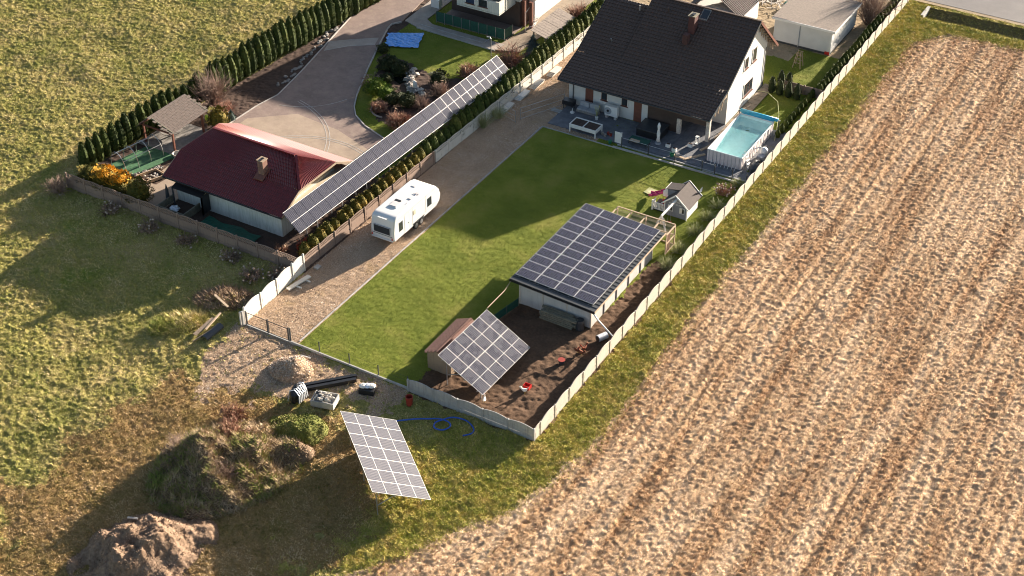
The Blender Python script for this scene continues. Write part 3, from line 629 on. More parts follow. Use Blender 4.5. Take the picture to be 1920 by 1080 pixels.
# wooden lean-to behind the shed
lt = thing('timber_cage', 'open pale timber frame cage with netting behind the shed roof', 'cage', (-5, 26, 0))
x0, x1, y0, y1, zz = -7.1, -1.9, 24.5, 26.1, 1.95
for x in (x0, x0 + 1.3, x0 + 2.6, x0 + 3.9, x1): MB().bar((x, y0, zz - .04), (x, y1, zz - .04), .09).build('rafter', M['woodl'], lt)
for y in (y0, y1): MB().bar((x0, y, zz + .05), (x1, y, zz + .05), .09, .07).build('beam', M['woodl'], lt)
for x in (x0, x0 + 2.6, x1):
    for y in (y0, y1): MB().bar((x, y, 0), (x, y, zz), .09).build('post', M['woodl'], lt)
for z in (.08, 1.0): MB().bar((x1, y0, z), (x1, y1, z), .07).build('rail', M['woodl'], lt); MB().bar((x0, y1, z), (x1, y1, z), .07).build('rail', M['woodl'], lt)
MB().face([(x0, y0, zz - .09), (x1, y0, zz - .09), (x1, y1, zz - .09), (x0, y1, zz - .09)]).build('net', M['net'], lt); MB().face([(x1 - .01, y0, .05), (x1 - .01, y1, .05), (x1 - .01, y1, zz), (x1 - .01, y0, zz)]).build('net', M['net'], lt)
MB().box(x1 - .06, x1 - .02, y0 + .1, y0 + .8, .1, 1.8).build('door_panel', M['redbrown'], lt)
# hut
hu = thing('garden_hut', 'small board hut with reddish shingle roof beside the tilted array', 'hut', (-10.0, 4.8, 0))
hx0, hx1, hy0, hy1 = -10.55, -8.55, 2.9, 7.1
MB().ext([(hx0, hy0, 0), (hx1, hy0, 0), (hx1, hy0, 1.5), ((hx0 + hx1) / 2, hy0, 1.9), (hx0, hy0, 1.5)], (0, hy1 - hy0, 0)).build('wall', M['hutw'], hu)
for s in (-1, 1):
    m = MB(); xm = (hx0 + hx1) / 2
    for k in range(8):
        for q in range(12):
            a, b = k / 8, (k + 1) / 8; X0 = xm + s * 1.25 * a; X1 = xm + s * 1.25 * b; z0_, z1_ = 2.0 - .55 * a + .012, 2.0 - .55 * b + .035
            ya = hy0 - .2 + q * .385 + (.19 if k % 2 else 0); yb = min(ya + .375, hy1 + .2)
            if yb > ya: m.ext([(X0, ya, z0_), (X1, ya, z1_), (X1, ya, z1_ - .03), (X0, ya, z0_ - .03)][::s], (0, yb - ya, 0))
    m.build('roof_shingles', M['tileso'], hu)['kind'] = 'stuff'
MB().bar((xm, hy0 - .2, 2.03), (xm, hy1 + .2, 2.03), .16, .04).build('ridge_cap', M['tileso'], hu)

# ------------------------------------------------------------ tiled roof sheets with real courses
def tiles(parent, name, A, B, C_, D, mat, course=.36, wave=.3, amp=.03, th=.05, sub=4):
    """A,B eave corners; D above A, C above B. returns mesh with stepped courses and waves"""
    A, B, C_, D = map(Vector, (A, B, C_, D)); L = max((B - A).length, (C_ - D).length); hgt = ((D - A).length + (C_ - B).length) / 2
    nu = max(2, int(L / wave * sub)); nv = max(1, int(hgt / course)); nrm = (B - A).cross(D - A).normalized()
    if nrm.z < 0: nrm = -nrm
    us = np.linspace(0, 1, nu + 1); V = []; F = []
    for j in range(nv):
        for t_, off in ((j / nv, th), ((j + 1) / nv, 0.)):
            p0 = A.lerp(D, t_); p1 = B.lerp(C_, t_)
            for u in us: V.append(p0.lerp(p1, u) + nrm * (off + amp * math.sin(u * L / wave * 2 * math.pi)))
    w_ = nu + 1
    for j in range(2 * nv - 1):
        for i in range(nu): F.append((j * w_ + i, j * w_ + i + 1, (j + 1) * w_ + i + 1, (j + 1) * w_ + i))
    o = MB().add(V, F).build(name, mat, parent, smooth=False); return o
# ------------------------------------------------------------ main house
ho = thing('house', 'large white house with steep dark brown tiled roof beside the pool', 'house', (-13, 48, 0))
XL, XR, XS = -21.0, -5.75, -16.5
MB().box(-20.5, -12.6, 42.3, 54.5, 0, 3.15).build('wall', M['white'], ho)
MB().ext([(-13, 45.8, 0), (-13, 54.6, 0), (-13, 54.6, 5.2), (-13, 51.3, 7.95), (-13, 45.8, 4.7)][::-1], (6.9, 0, 0)).build('wall', M['white'], ho)
MB().ext([(-20.5, 44.9, 3), (-20.5, 54.4, 3), (-20.5, 54.4, 4.4), (-20.5, 50.6, 6.9), (-20.5, 44.9, 3.9)][::-1], (7, 0, 0)).build('wall', M['white'], ho)
ez, ey, kz, ky, rz_, ry = 3.0, 41.0, 4.2, 44.7, 8.2, 51.3
tiles(ho, 'roof_tiles', (XL, ey, ez), (XR, ey, ez), (XR, ky, kz), (XL, ky, kz), M['tilesd'])
tiles(ho, 'roof_tiles', (XL, ky, kz), (XS, ky, kz), (XS, 50.7, 7.35), (XL, 50.7, 7.35), M['tilesd'])
tiles(ho, 'roof_tiles', (XS, ky, kz), (XR, ky, kz), (XR, ry, rz_), (XS, ry, rz_), M['tilesd'])
tiles(ho, 'roof_tiles', (XR, 56.6, 3.5), (XS, 56.6, 3.5), (XS, ry, rz_), (XR, ry, rz_), M['tilesd']); tiles(ho, 'roof_tiles', (XS, 56.3, 3.4), (XL, 56.3, 3.4), (XL, 50.7, 7.35), (XS, 50.7, 7.35), M['tilesd'])
MB().ext([(XS - .02, ky, kz - .05), (XS - .02, ry, rz_ - .05), (XS - .02, ry, rz_ + .06), (XS - .02, ky, kz + .06)], (.08, 0, 0)).build('verge_board', M['tilesd'], ho)
MB().add([(XS, ky, kz - .1), (XS, ry, rz_ - .1), (XS, 50.7, 7.3), (XS, 56.6, 3.4)], [(0, 1, 3), (0, 1, 2)]).build('cheek_wall', M['tilesd'], ho)
m = MB()
for k in range(25): x = XS + .1 + k * .43; m.bar((x, ry, rz_ + .04), (x + .40, ry, rz_ + .05), .22, .1)
m.build('ridge_cap', M['tilesd'], ho)
for x in (XR + .03, XL - .03):
    r2, rr2 = (rz_, ry) if x > -10 else (7.35, 50.7)
    for a, b in (((x, ey, ez), (x, ky, kz)), ((x, ky, kz), (x, rr2, r2)), ((x, rr2, r2), (x, 56.6, 3.5))):
        MB().bar((a[0], a[1], a[2] - .05), (b[0], b[1], b[2] - .05), .04, .24).build('bargeboard', M['redbrown'] if b[1] > 56 else M['anth'], ho)
MB().box(XL, XR, ey - .1, ey + .02, ez - .12, ez - .0).build('gutter', M['anth'], ho)
MB().ext([(XL, ey, ez - .1), (XL, 42.3, ez + .25), (XL, 42.3, ez + .1), (XL, ey, ez - .2)][::-1], (XR - XL, 0, 0)).build('soffit', M['redbrown'], ho)
for k in range(9): y = 51.6 + k * .55; z = rz_ - .35 - (y - ry) * .88; MB().bar((XR - .35, y, z), (XR, y, z), .09, .12).box(XR - .3, XR - .26, y - .1, y + .1, z - .35 - .15 * random.random(), z + .05).build('rafter_end', M['wood'], ho)
for a, b, mt in ((-18.75, -17.95, 'redbrown'), (-13.72, -12.9, 'redbrown')): MB().box(a, b, 42.255, 42.31, .05, 3.05).build('timber_panel', M[mt], ho)
MB().box(-12.3, -9.2, 42.25, 42.34, 0, 3.05).build('brown_wall', M['brownw'], ho); MB().box(-9.2, -6.2, 42.26, 42.34, 1.55, 3.05).build('brown_wall', M['brownw'], ho)
MB().box(-12.9, -12.3, 42.2, 42.33, 0, 2.9).build('white_pier', M['white'], ho)
MB().box(-12.9, -9.3, 42.4, 42.5, 0, 3.3).build('wall', M['brownw'], ho)
for x, ht in ((-9.15, 1.6), (-6.3, 2.9)):
    m = MB()
    for k in range(int(ht / .2)): m.box(x - .17 + random.uniform(-.015, .015), x + .17 + random.uniform(-.015, .015), 42.12, 42.46, k * .2 + .01, k * .2 + .2)
    m.build('stone_pillar', M['stone'], ho)
MB().box(-6.3, -6.13, 42.5, 45.8, 3.0, 3.35).build('wood_header', M['wood'], ho)
for y in (42.9, 43.6, 44.3, 45.0): MB().bar((-6.2, y, 3.05), (-6.2, y - .3, 2.1), .06).build('slat', M['woodl'], ho)
def window(x, y0, y1, z0, z1, parent, nsash=2, axis='x', out=1, sill='redbrown', fm='redbrown'):
    """window on a wall plane: axis x -> wall x = const, spans y"""
    def bx(a0, a1, d0, d1, c0, c1, m_=None):
        m_ = m_ or MB()
        lo, hi = sorted((x + out * d0, x + out * d1))
        return m_.box(lo, hi, a0, a1, c0, c1) if axis == 'x' else m_.box(a0, a1, lo, hi, c0, c1)
    fr = bx(y0, y1, -.02, .03, z0, z1).build('window', M[fm], parent)
    for k in range(nsash):
        a = y0 + (y1 - y0) * k / nsash + .05; b = y0 + (y1 - y0) * (k + 1) / nsash - .05; bx(a, b, .0, .04, z0 + .06, z1 - .06).build('pane', M['glass'], fr)
    bx(y0 - .08, y1 + .08, -.01, .14, z0 - .06, z0 - .01).build('sill', M[sill], fr)
    rv = bx(y0 - .09, y0, 0, .05, z0, z1 + .09); bx(y1, y1 + .09, 0, .05, z0, z1 + .09, rv); bx(y0, y1, 0, .05, z1, z1 + .09, rv); rv.build('reveal', M['white'], fr)
    return fr
window(-6.1, 51.05, 51.9, 4.05, 5.4, ho); window(-6.1, 49.2, 50.0, 4.1, 5.2, ho); window(-6.1, 49.6, 51.6, 1.05, 2.35, ho, 3)
window(42.3, -17.1, -16.5, 1.3, 2.9, ho, 1, 'y', -1); window(42.3, -15.0, -14.4, 1.3, 2.9, ho, 1, 'y', -1)
MB().tube([(-20.2, 42.2, 3.0), (-20.2, 42.18, 2.75), (-20.0, 42.2, 2.6), (-20.0, 42.2, .05)], .05, 8).build('downpipe', M['anth'], ho)
MB().tube([(-6.04, 54.3, 4.2), (-6.04, 54.3, .05)], .04, 8).build('downpipe', M['anth'], ho)
# roof furniture on the upper slope: z = kz + (y-ky)*s
sl_ = (rz_ - kz) / (ry - ky); RZh = lambda y: kz + (y - ky) * sl_
ch = MB().box(-11.75, -11.15, 48.7, 49.5, RZh(48.7) - .3, 8.35).build('chimney', M['brickm'], ho)
MB().box(-11.82, -11.08, 48.62, 49.58, 8.35, 8.42).build('chimney_cap', M['woodd'], ch); MB().box(-11.6, -11.3, 48.9, 49.3, 8.42, 8.50).build('flue', M['black'], ch)
ch = MB().box(-11.75, -11.25, 47.6, 48.2, RZh(47.6) - .3, RZh(47.6) + 1.0).build('chimney', M['brickm'], ho)
def on_roof(x, y, w_, l, th=.08): return MB().ext([(x, y, RZh(y)), (x + w_, y, RZh(y)), (x + w_, y, RZh(y) + th), (x, y, RZh(y) + th)], (0, l, l * sl_))
sk = on_roof(-11.35, 50.15, .8, 1.0).build('skylight', M['stoned'], ho); on_roof(-11.27, 50.25, .64, .82, .1).build('pane', M['glass'], sk)
MB().tube([(-14.4, 50.1, RZh(50.1)), (-14.4, 50.1, RZh(50.1) + .45)], .07, 8).build('roof_vent', M['tilesd'], ho); MB().tube([(-18.3, 46.4, 5.1), (-18.3, 46.2, 5.5)], .06, 8).build('roof_vent', M['steel'], ho)
MB().tube([(-17.3, 50.0, 7.0), (-17.3, 50.0, 7.5)], .09, 8).build('roof_vent', M['stoned'], ho)

# things on the terrace
hp = thing('heat_pump', 'white heat pump unit with round fan standing at the white house wall', 'heat pump', (-15.6, 41.7, 0))
MB().box(-16.3, -15.0, 41.45, 41.85, .35, 1.35).build('casing', M['wpaint'], hp)
MB().tube([(-15.95, 41.455, .85), (-15.95, 41.43, .85)], .36, 20).build('fan_grille', M['greyp'], hp); MB().tube([(-15.95, 41.44, .85), (-15.95, 41.40, .85)], .12, 12).build('fan_hub', M['black'], hp)
for x in (-16.1, -15.2): MB().box(x - .12, x + .12, 41.45, 41.85, .05, .35).build('foot', M['concs'], hp)
so_ = thing('garden_sofa', 'grey padded garden sofa against the house wall left of the heat pump', 'sofa', (-18.0, 41.3, 0))
MB().box(-19.0, -16.9, 41.0, 41.7, .12, .4).build('frame', M['stoned'], so_)
for k in range(2): MB().box(-18.9 + k * 1.0, -17.95 + k * 1.0, 40.95, 41.6, .4, .56).build('seat_cushion', M['greyp'], so_); MB().box(-18.9 + k * 1.0, -17.95 + k * 1.0, 41.55, 41.78, .5, 1.0).build('back_cushion', M['greyp'], so_)
gc = thing('grill', 'small black lidded grill left of the garden sofa', 'grill', (-19.9, 41.3, 0))
MB().box(-20.5, -19.4, 41.0, 41.7, .45, .9).build('body', M['black'], gc)
for x in (-20.4, -19.5):
    for y in (41.1, 41.6): MB().box(x - .03, x + .03, y - .03, y + .03, 0, .45).build('leg', M['anth'], gc)
wc = thing('parasol_stand', 'small white parasol base at the sofa end', 'parasol base', (-19.25, 40.7, 0))
MB().lathe([(.22, .06), (.2, .14), (.05, .18), (.04, .5)], -19.25, 40.7).build('base', M['wpaint'], wc)
wc = thing('boards', 'short pale boards lying by the wall left of the sofa', 'boards', (-20.4, 40.2, 0))
for k in range(3): MB().box(-21.2, -20.2, 40.0 + .2 * k, 40.12 + .2 * k, .06, .1).build('board', M['concs'], wc)
pt = thing('potted_plant', 'tall thin bare plant in a white pot beside the heat pump', 'potted plant', (-16.7, 40.7, 0))
MB().lathe([(.12, .06), (.16, .35), (.15, .35)], -16.7, 40.7).build('pot', M['wpaint'], pt)
m = MB()
for k in range(14): a = random.uniform(0, 6.28); m.tube([(-16.7, 40.7, .3), (-16.7 + .12 * math.cos(a), 40.7 + .12 * math.sin(a), .9), (-16.7 + .25 * math.cos(a), 40.7 + .25 * math.sin(a), 1.5)], .012, 3)
m.build('stems', M['pampas'], pt)
rb = thing('raised_planter', 'white raised planter table with two dark soil trays at the lawn edge', 'planter', (-16.4, 38.3, 0))
MB().box(-17.9, -15.2, 37.6, 39.0, .5, .6).build('tray_bottom', M['wpaint'], rb)
m = MB(); m.box(-17.9, -15.2, 37.6, 37.66, .6, .85).box(-17.9, -15.2, 38.94, 39.0, .6, .85).box(-17.9, -17.84, 37.66, 38.94, .6, .85).box(-15.26, -15.2, 37.66, 38.94, .6, .85).box(-16.6, -16.54, 37.66, 38.94, .6, .84)
m.build('frame', M['wpaint'], rb)
for a, b in ((-17.84, -16.6), (-16.54, -15.26)): MB().box(a, b, 37.66, 38.94, .6, .76).build('soil', M['mulch'], rb)
for x in (-17.85, -15.25):
    for y in (37.65, 38.95): MB().box(x - .05, x + .05, y - .05, y + .05, .04, .5).build('leg', M['wpaint'], rb)
cl = thing('clutter_pile', 'small pile of dead plants and pots beside the raised planter', 'plant pots', (-14.5, 38.6, 0))
for k in range(5): x, y = -14.6 + random.uniform(-.4, .4), 38.7 + random.uniform(-.4, .4); MB().lathe([(.1, .06), (.15, .3)], x, y, 10).build('pot', M[random.choice(['clay', 'stoned', 'wood'])], cl)
bd = thing('notice_board', 'upright white board standing at the terrace corner post', 'board', (-13.0, 37.9, 0))
MB().box(-13.4, -12.75, 37.85, 37.9, .15, 1.25).build('sheet', M['wpaint'], bd); MB().box(-13.45, -13.38, 37.84, 37.92, .05, 1.3).build('post', M['anth'], bd); MB().box(-12.74, -12.67, 37.84, 37.92, .05, 1.3).build('post', M['wpaint'], bd)
ht = thing('hot_tub', 'large dark covered tub standing on the terrace', 'tub', (-11.2, 41, 0))
MB().box(-12.3, -10.0, 40.0, 41.9, .1, .8).build('shell', M['black'], ht); MB().box(-12.36, -9.94, 39.95, 41.95, .8, .9).build('cover', M['anth'], ht)
pg = thing('low_table', 'dark low garden table in front of the covered tub', 'table', (-11.6, 38.7, 0))
MB().box(-12.3, -10.4, 38.3, 39.2, .45, .5).build('top', M['gmesh'], pg)
for x in (-12.2, -10.5):
    for y in (38.4, 39.1): MB().box(x - .04, x + .04, y - .04, y + .04, .1, .45).build('leg', M['anth'], pg)
MB().box(-12.1, -11.2, 38.2, 38.6, .5, .56).build('board', M['woodl'], pg)
um = thing('parasol', 'closed white garden parasol standing on the terrace', 'parasol', (-9.95, 39.7, 0))
MB().tube([(-9.95, 39.7, .1), (-9.95, 39.7, 2.25)], .025, 8).build('pole', M['steel'], um)
MB().lathe([(.20, .35), (.13, .7), (.17, 1.1), (.10, 1.5), (.15, 1.9), (.06, 2.2)], -9.95, 39.7, 9).build('canopy', M['wpaint'], um, smooth=True); MB().lathe([(.3, .1), (.28, .2)], -9.95, 39.7).build('base', M['greyp'], um)
for x, y, mt, lb in ((-8.9, 39.6, 'wpaint', 'small white pot on the terrace right of the parasol'), (-7.2, 40.6, 'wpaint', 'white box planter near the stone pillar'), (-8.1, 39.2, 'wpaint', 'white square bin by the green bucket')):
    q = thing('planter_box', lb, 'planter', (x, y, .1)); MB().box(x - .2, x + .2, y - .15, y + .15, .1, .42).build('box', M[mt], q); MB().box(x - .16, x + .16, y - .11, y + .11, .425, .44).build('soil', M['mulch'], q)
q = thing('bucket', 'green bucket on the terrace by the wire fence', 'bucket', (-7.9, 38.3, .1)); MB().lathe([(.16, .1), (.21, .45), (.19, .45), (.15, .14)], -7.9, 38.3).build('pail', M['green'], q)
q = thing('bucket', 'teal bucket lying by the white board at the lawn edge', 'bucket', (-13.6, 37.7, .05)); MB().lathe([(.14, .05), (.18, .35)], -13.7, 37.6).build('pail', M['green'], q)
q = thing('lantern', 'white wire lantern under the porch roof', 'lantern', (-6.9, 41.4, .1)); m = MB()
for dx in (-.14, .14):
    for dy in (-.14, .14): m.box(-6.9 + dx - .015, -6.9 + dx + .015, 41.4 + dy - .015, 41.4 + dy + .015, .1, .8)
m.box(-7.06, -6.74, 41.24, 41.56, .1, .14).box(-7.06, -6.74, 41.24, 41.56, .8, .85); m.build('frame', M['wpaint'], q)
q = thing('wooden_steps', 'pale wooden edging boards stepping down beside the pool', 'boards', (-6, 40.5, .1))
for a, b in (((-6.7, 38.3), (-5.5, 40.0)), ((-6.1, 40.4), (-5.4, 42.4)), ((-7.9, 38.5), (-6.8, 38.4))): MB().bar((a[0], a[1], .17), (b[0], b[1], .17), .22, .12).build('board', M['woodl'], q)
# pool
po = thing('swimming_pool', 'rectangular frame pool with turquoise water and white rim beside the house', 'pool', (-3.4, 42.9, 0))
px0, px1, py0, py1, pz = -5.0, -1.75, 39.3, 46.5, 1.25
for a in ((px0, px1, py0, py0 + .05), (px0, px1, py1 - .05, py1), (px0, px0 + .05, py0 + .05, py1 - .05), (px1 - .05, px1, py0 + .05, py1 - .05)): MB().box(a[0], a[1], a[2], a[3], .02, pz - .03).build('wall', M['liner'], po)
MB().box(px0 + .05, px1 - .05, py0 + .05, py1 - .05, .03, .07).build('pool_floor', M['linerin'], po)
m = MB(); e = .06
for a in ((px0 + .052, px1 - .052, py0 + .052, py0 + .06), (px0 + .052, px1 - .052, py1 - .06, py1 - .052), (px0 + .052, px0 + .06, py0 + .06, py1 - .06), (px1 - .06, px1 - .052, py0 + .06, py1 - .06)): m.box(*a, .07, pz - .05)
m.build('lining', M['linerin'], po)
MB().face([(px0 + .06, py0 + .06, .98), (px1 - .06, py0 + .06, .98), (px1 - .06, py1 - .06, .98), (px0 + .06, py1 - .06, .98)]).build('water', M['water'], po)
for a, b in (((px0, py0), (px1, py0)), ((px1, py0), (px1, py1)), ((px1, py1), (px0, py1)), ((px0, py1), (px0, py0))): MB().tube([(*a, pz), (*b, pz)], .055, 8).build('rim', M['wpaint'], po)
for k in range(9): x = px0 + .2 + k * (px1 - px0 - .4) / 8; MB().tube([(x, py0 - .03, pz), (x, py0 - .04, .05)], .022, 5).build('upright', M['greyp'], po)
for k in range(9):
    y = py0 + .4 + k * (py1 - py0 - .8) / 8; MB().tube([(px1 + .04, y, pz), (px1 + .06, y, .05)], .03, 5).build('upright', M['wpaint'], po)
for k in range(4): x = px0 + .7 + k * .65; MB().tube([(x - .18, py0 - .04, .35), (x - .14, py0 - .45, .04), (x + .14, py0 - .45, .04), (x + .18, py0 - .04, .35)], .025, 5).build('foot', M['wpaint'], po)
re = thing('pool_cover_reel', 'blue rolled pool cover on a reel at the far end of the pool', 'pool cover', (-3.4, 46.9, 0))
MB().tube([(-5.1, 46.75, 1.45), (-1.5, 46.75, 1.45)], .17, 12).build('rolled_cover', M['reel'], re, smooth=True); MB().tube([(-5.3, 46.75, 1.45), (-1.25, 46.75, 1.45)], .04, 8).build('axle', M['wpaint'], re)
for x in (-5.2, -1.35): MB().bar((x, 46.75, .02), (x, 46.75, 1.4), .06).build('stand', M['anth'], re)
MB().face([(-5.0, 46.6, 1.36), (-1.7, 46.6, 1.36), (-1.9, 46.45, 1.27), (-4.8, 46.45, 1.27)]).build('cover_flap', M['reel'], re)
la = thing('pool_ladder', 'white pool ladder leaning outside the near right pool corner', 'ladder', (-1.4, 39.8, 0))
for y in (39.6, 40.1): MB().tube([(-1.2, y, 0), (-1.6, y, 1.5), (-1.9, y, 1.5)], .03, 6).build('rail', M['wpaint'], la)
for k in range(4): MB().box(-1.32 - .1 * k, -1.12 - .1 * k, 39.6, 40.1, .25 + .32 * k, .29 + .32 * k).build('step', M['wpaint'], la)
fi = thing('sand_filter', 'white pool pump unit by the wavy fence', 'pool pump', (-.9, 42.3, 0))
MB().lathe([(.3, 0), (.36, .3), (.34, .75), (.15, .95)], -.95, 42.5, 12).build('tank', M['wpaint'], fi, smooth=True); MB().box(-1.2, -.6, 41.5, 42.1, 0, .5).build('pump', M['greyp'], fi)
MB().tube([(-.95, 42.5, .9), (-1.3, 42.3, 1.0), (-1.75, 42.0, .8)], .05, 6).build('hose', M['wpaint'], fi)
bt = thing('dark_tarp', 'black crumpled sheet covering the ground between pool and fence', 'sheet', (-1, 40.4, 0)); MB().blob((-.85, 40.4, .1), (.5, 1.1, .5), jit=.12).build('sheet', M['anth'], bt)
wh = thing('garden_hose', 'thin pale hose arching over the grass behind the pool', 'hose', (-2, 49, 0))
MB().tube([(-5.9, 52.9, .3), (-4.6, 52.0, .9), (-3.0, 50.5, 1.1), (-2.1, 48.6, 1.0), (-1.5, 46.8, .7), (-1.1, 45.4, .1)], .03, 5).build('tube', M['pampas'], wh)

# ------------------------------------------------------------ playhouse
ph = thing('playhouse', 'grey wooden childrens playhouse with lettering and white trim on the lawn', 'playhouse', (-3.5, 30.8, 0))
ax, bx_, ay, by = -4.5, -2.5, 29.7, 32.0; mx = (ax + bx_) / 2
MB().ext([(ax, ay, .1), (bx_, ay, .1), (bx_, ay, 1.35), (mx, ay, 2.25), (ax, ay, 1.35)], (0, .05, 0)).build('gable_wall', M['greyboard'], ph)
MB().ext([(ax, by, .1), (bx_, by, .1), (bx_, by, 1.35), (mx, by, 2.25), (ax, by, 1.35)], (0, -.05, 0)).build('gable_wall', M['greyboard'], ph)
MB().box(bx_ - .05, bx_, ay + .05, by - .05, .1, 1.35).build('side_wall', M['whiteboard'], ph); MB().box(ax, ax + .05, ay + .05, by - .05, .1, 1.35).build('side_wall', M['greyboard'], ph)
sl2 = .9 / 1.0
for s in (-1, 1):
    X1 = mx + s * 1.22; Z1 = 2.32 - 1.22 * sl2; MB().ext([(mx, ay - .18, 2.32), (X1, ay - .18, Z1), (X1, ay - .18, Z1 - .05), (mx, ay - .18, 2.27)][::s], (0, by - ay + .36, 0)).build('roof', M['feltd'], ph)
    for y in (ay - .21, by + .19): MB().bar((mx, y, 2.30), (X1, y, Z1), .03, .12).build('bargeboard', M['wpaint'], ph)
for x in (ax - .01, bx_ + .01): MB().box(x - .045, x + .045, ay - .03, ay + .03, .05, 1.36).build('corner_trim', M['wpaint'], ph)
for x0_, x1_ in ((-4.2, -3.75), (-3.15, -2.7)):
    wf = MB(); wf.box(x0_, x1_, ay - .03, ay, .58, .62).box(x0_, x1_, ay - .03, ay, 1.1, 1.14).box(x0_, x0_ + .04, ay - .03, ay, .62, 1.1).box(x1_ - .04, x1_, ay - .03, ay, .62, 1.1)
    w0 = wf.build('window', M['wpaint'], ph); MB().box(x0_ + .05, (x0_ + x1_) / 2 - .01, ay - .02, ay, .64, 1.08).build('shutter', M['hen_w'], w0); MB().box((x0_ + x1_) / 2 + .01, x1_ - .05, ay - .015, ay + .0, .64, 1.08).build('pane', M['black'], w0)
def text(s, x, y, z, size, parent):
    cu = bpy.data.curves.new('lettering', 'FONT'); cu.body = s; cu.size = size; cu.extrude = .006; cu.align_x = 'CENTER'; cu.space_character = 1.15
    tmp = bpy.data.objects.new('tmp', cu); COL.objects.link(tmp); dg = bpy.context.evaluated_depsgraph_get(); me = bpy.data.meshes.new_from_object(tmp.evaluated_get(dg)); bpy.data.objects.remove(tmp)
    me.materials.clear(); me.materials.append(M['wpaint']); o = bpy.data.objects.new('lettering', me); COL.objects.link(o); o.parent = parent
    o.location = WINV[parent.name] @ Vector((x, y, z)); o.rotation_euler = (R(90), 0, 0); return o
text('DOMEK', mx - .02, ay - .012, 1.53, .2, ph); text('NARCIEUNY', mx - .02, ay - .012, 1.27, .2, ph)
MB().box(-5.7, -4.5, 29.9, 31.3, .05, .35).build('porch_floor', M['black'], ph)
m = MB()
for k in range(10): x = -5.68 + k * .125; m.box(x, x + .07, 29.86, 29.9, .2, .8)
m.box(-5.72, -4.5, 29.84, 29.9, .8, .86).box(-5.72, -4.5, 29.84, 29.9, .2, .26); m.build('railing', M['wpaint'], ph)
m = MB()
for k in range(4): y = 29.95 + k * .14; m.box(-5.72, -5.68, y, y + .08, .2, .8)
m.box(-5.73, -5.67, 29.9, 30.5, .8, .86).box(-5.77, -5.63, 29.83, 29.97, .0, .98); m.build('railing', M['wpaint'], ph)
MB().ext([(-5.3, 31.0, .9), (-4.55, 31.0, .9), (-4.55, 31.0, 1.5), (-4.9, 31.0, 1.75), (-5.3, 31.0, 1.4)], (0, .05, 0)).build('porch_gable', M['wpaint'], ph)
dm = MB().box(-4.75, -3.9, 30.7, 31.6, 1.35, 1.95).build('dormer', M['greyboard'], ph); MB().ext([(-4.9, 30.6, 1.93), (-3.6, 30.6, 2.18), (-3.6, 30.6, 2.22), (-4.9, 30.6, 1.97)], (0, 1.1, 0)).build('dormer_roof', M['feltd'], dm); MB().box(-4.93, -4.88, 30.58, 31.72, 1.88, 1.99).build('trim', M['wpaint'], dm)
MB().add([(bx_ - .1, by + .2, 1.4), (bx_ + .12, by + .35, 1.5), (bx_ + .14, by + .35, 2.0), (bx_ - .02, by + .3, 1.75)], [(0, 1, 2, 3)]).build('rear_board', M['wpaint'], ph)  # small white board standing behind the playhouse
sldr = thing('slide', 'magenta plastic slide behind the playhouse porch', 'slide', (-5.9, 31.7, 0))
m = MB(); prof = [(-4.8, 1.15), (-5.3, 1.0), (-5.9, .6), (-6.4, .3), (-6.8, .2)]
for (a, za), (b, zb) in zip(prof[:-1], prof[1:]):
    m.add([(a, 31.3, za), (b, 31.4, zb), (b, 31.9, zb), (a, 31.8, za)], [(0, 1, 2, 3)]); m.bar((a, 31.3, za + .08), (b, 31.4, zb + .08), .06, .2); m.bar((a, 31.8, za + .08), (b, 31.9, zb + .08), .06, .2)
m.build('chute', M['pink'], sldr); MB().bar((-5.2, 31.55, 0), (-5.1, 31.55, 1.0), .08).build('support', M['pink'], sldr)
q = thing('play_mat', 'pale green mat lying on the lawn at the foot of the slide', 'mat', (-7.0, 32.3, 0)); MB().prism([(-7.5, 31.9), (-6.7, 31.7), (-6.5, 32.7), (-7.4, 32.8)], .04, .07).build('mat', M['gfilm2'] if 'gfilm2' in M else M['pampas'], q)
q = thing('toy_chair', 'small red toy chair on the playhouse porch', 'toy', (-4.9, 30.4, .35)); MB().box(-5.1, -4.75, 30.3, 30.6, .5, .56).build('seat', M['red'], q); MB().box(-5.1, -4.75, 30.58, 30.63, .56, .9).build('backrest', M['red'], q); MB().box(-5.05, -4.8, 30.33, 30.57, .35, .5).build('leg', M['red'], q)
sw = thing('swing_frame', 'white painted swing frame between the timber cage and the playhouse', 'swing', (-3.3, 28, 0))
MB().bar((-3.42, 29.7, 1.92), (-3.45, 26.75, 1.92), .13, .14).build('beam', M['wpaint'], sw)
for s in (-.75, .75): MB().bar((-3.45, 26.8, 1.95), (-3.45 + s, 26.55, 0), .1).build('leg', M['wpaint'], sw)
MB().ext([(-3.9, 26.74, 1.1), (-3.0, 26.74, 1.1), (-3.25, 26.8, 1.75), (-3.65, 26.8, 1.75)], (0, .03, 0)).build('gusset_board', M['stone'], sw)
q = MB().box(-3.55, -3.2, 28.1, 28.35, .48, .53).build('swing_seat', M['red'], sw); MB().tube([(-3.53, 28.22, .5), (-3.45, 28.22, 1.9)], .01, 4).build('chain', M['steel'], q); MB().tube([(-3.22, 28.22, .5), (-3.4, 28.22, 1.9)], .01, 4).build('chain', M['steel'], q)

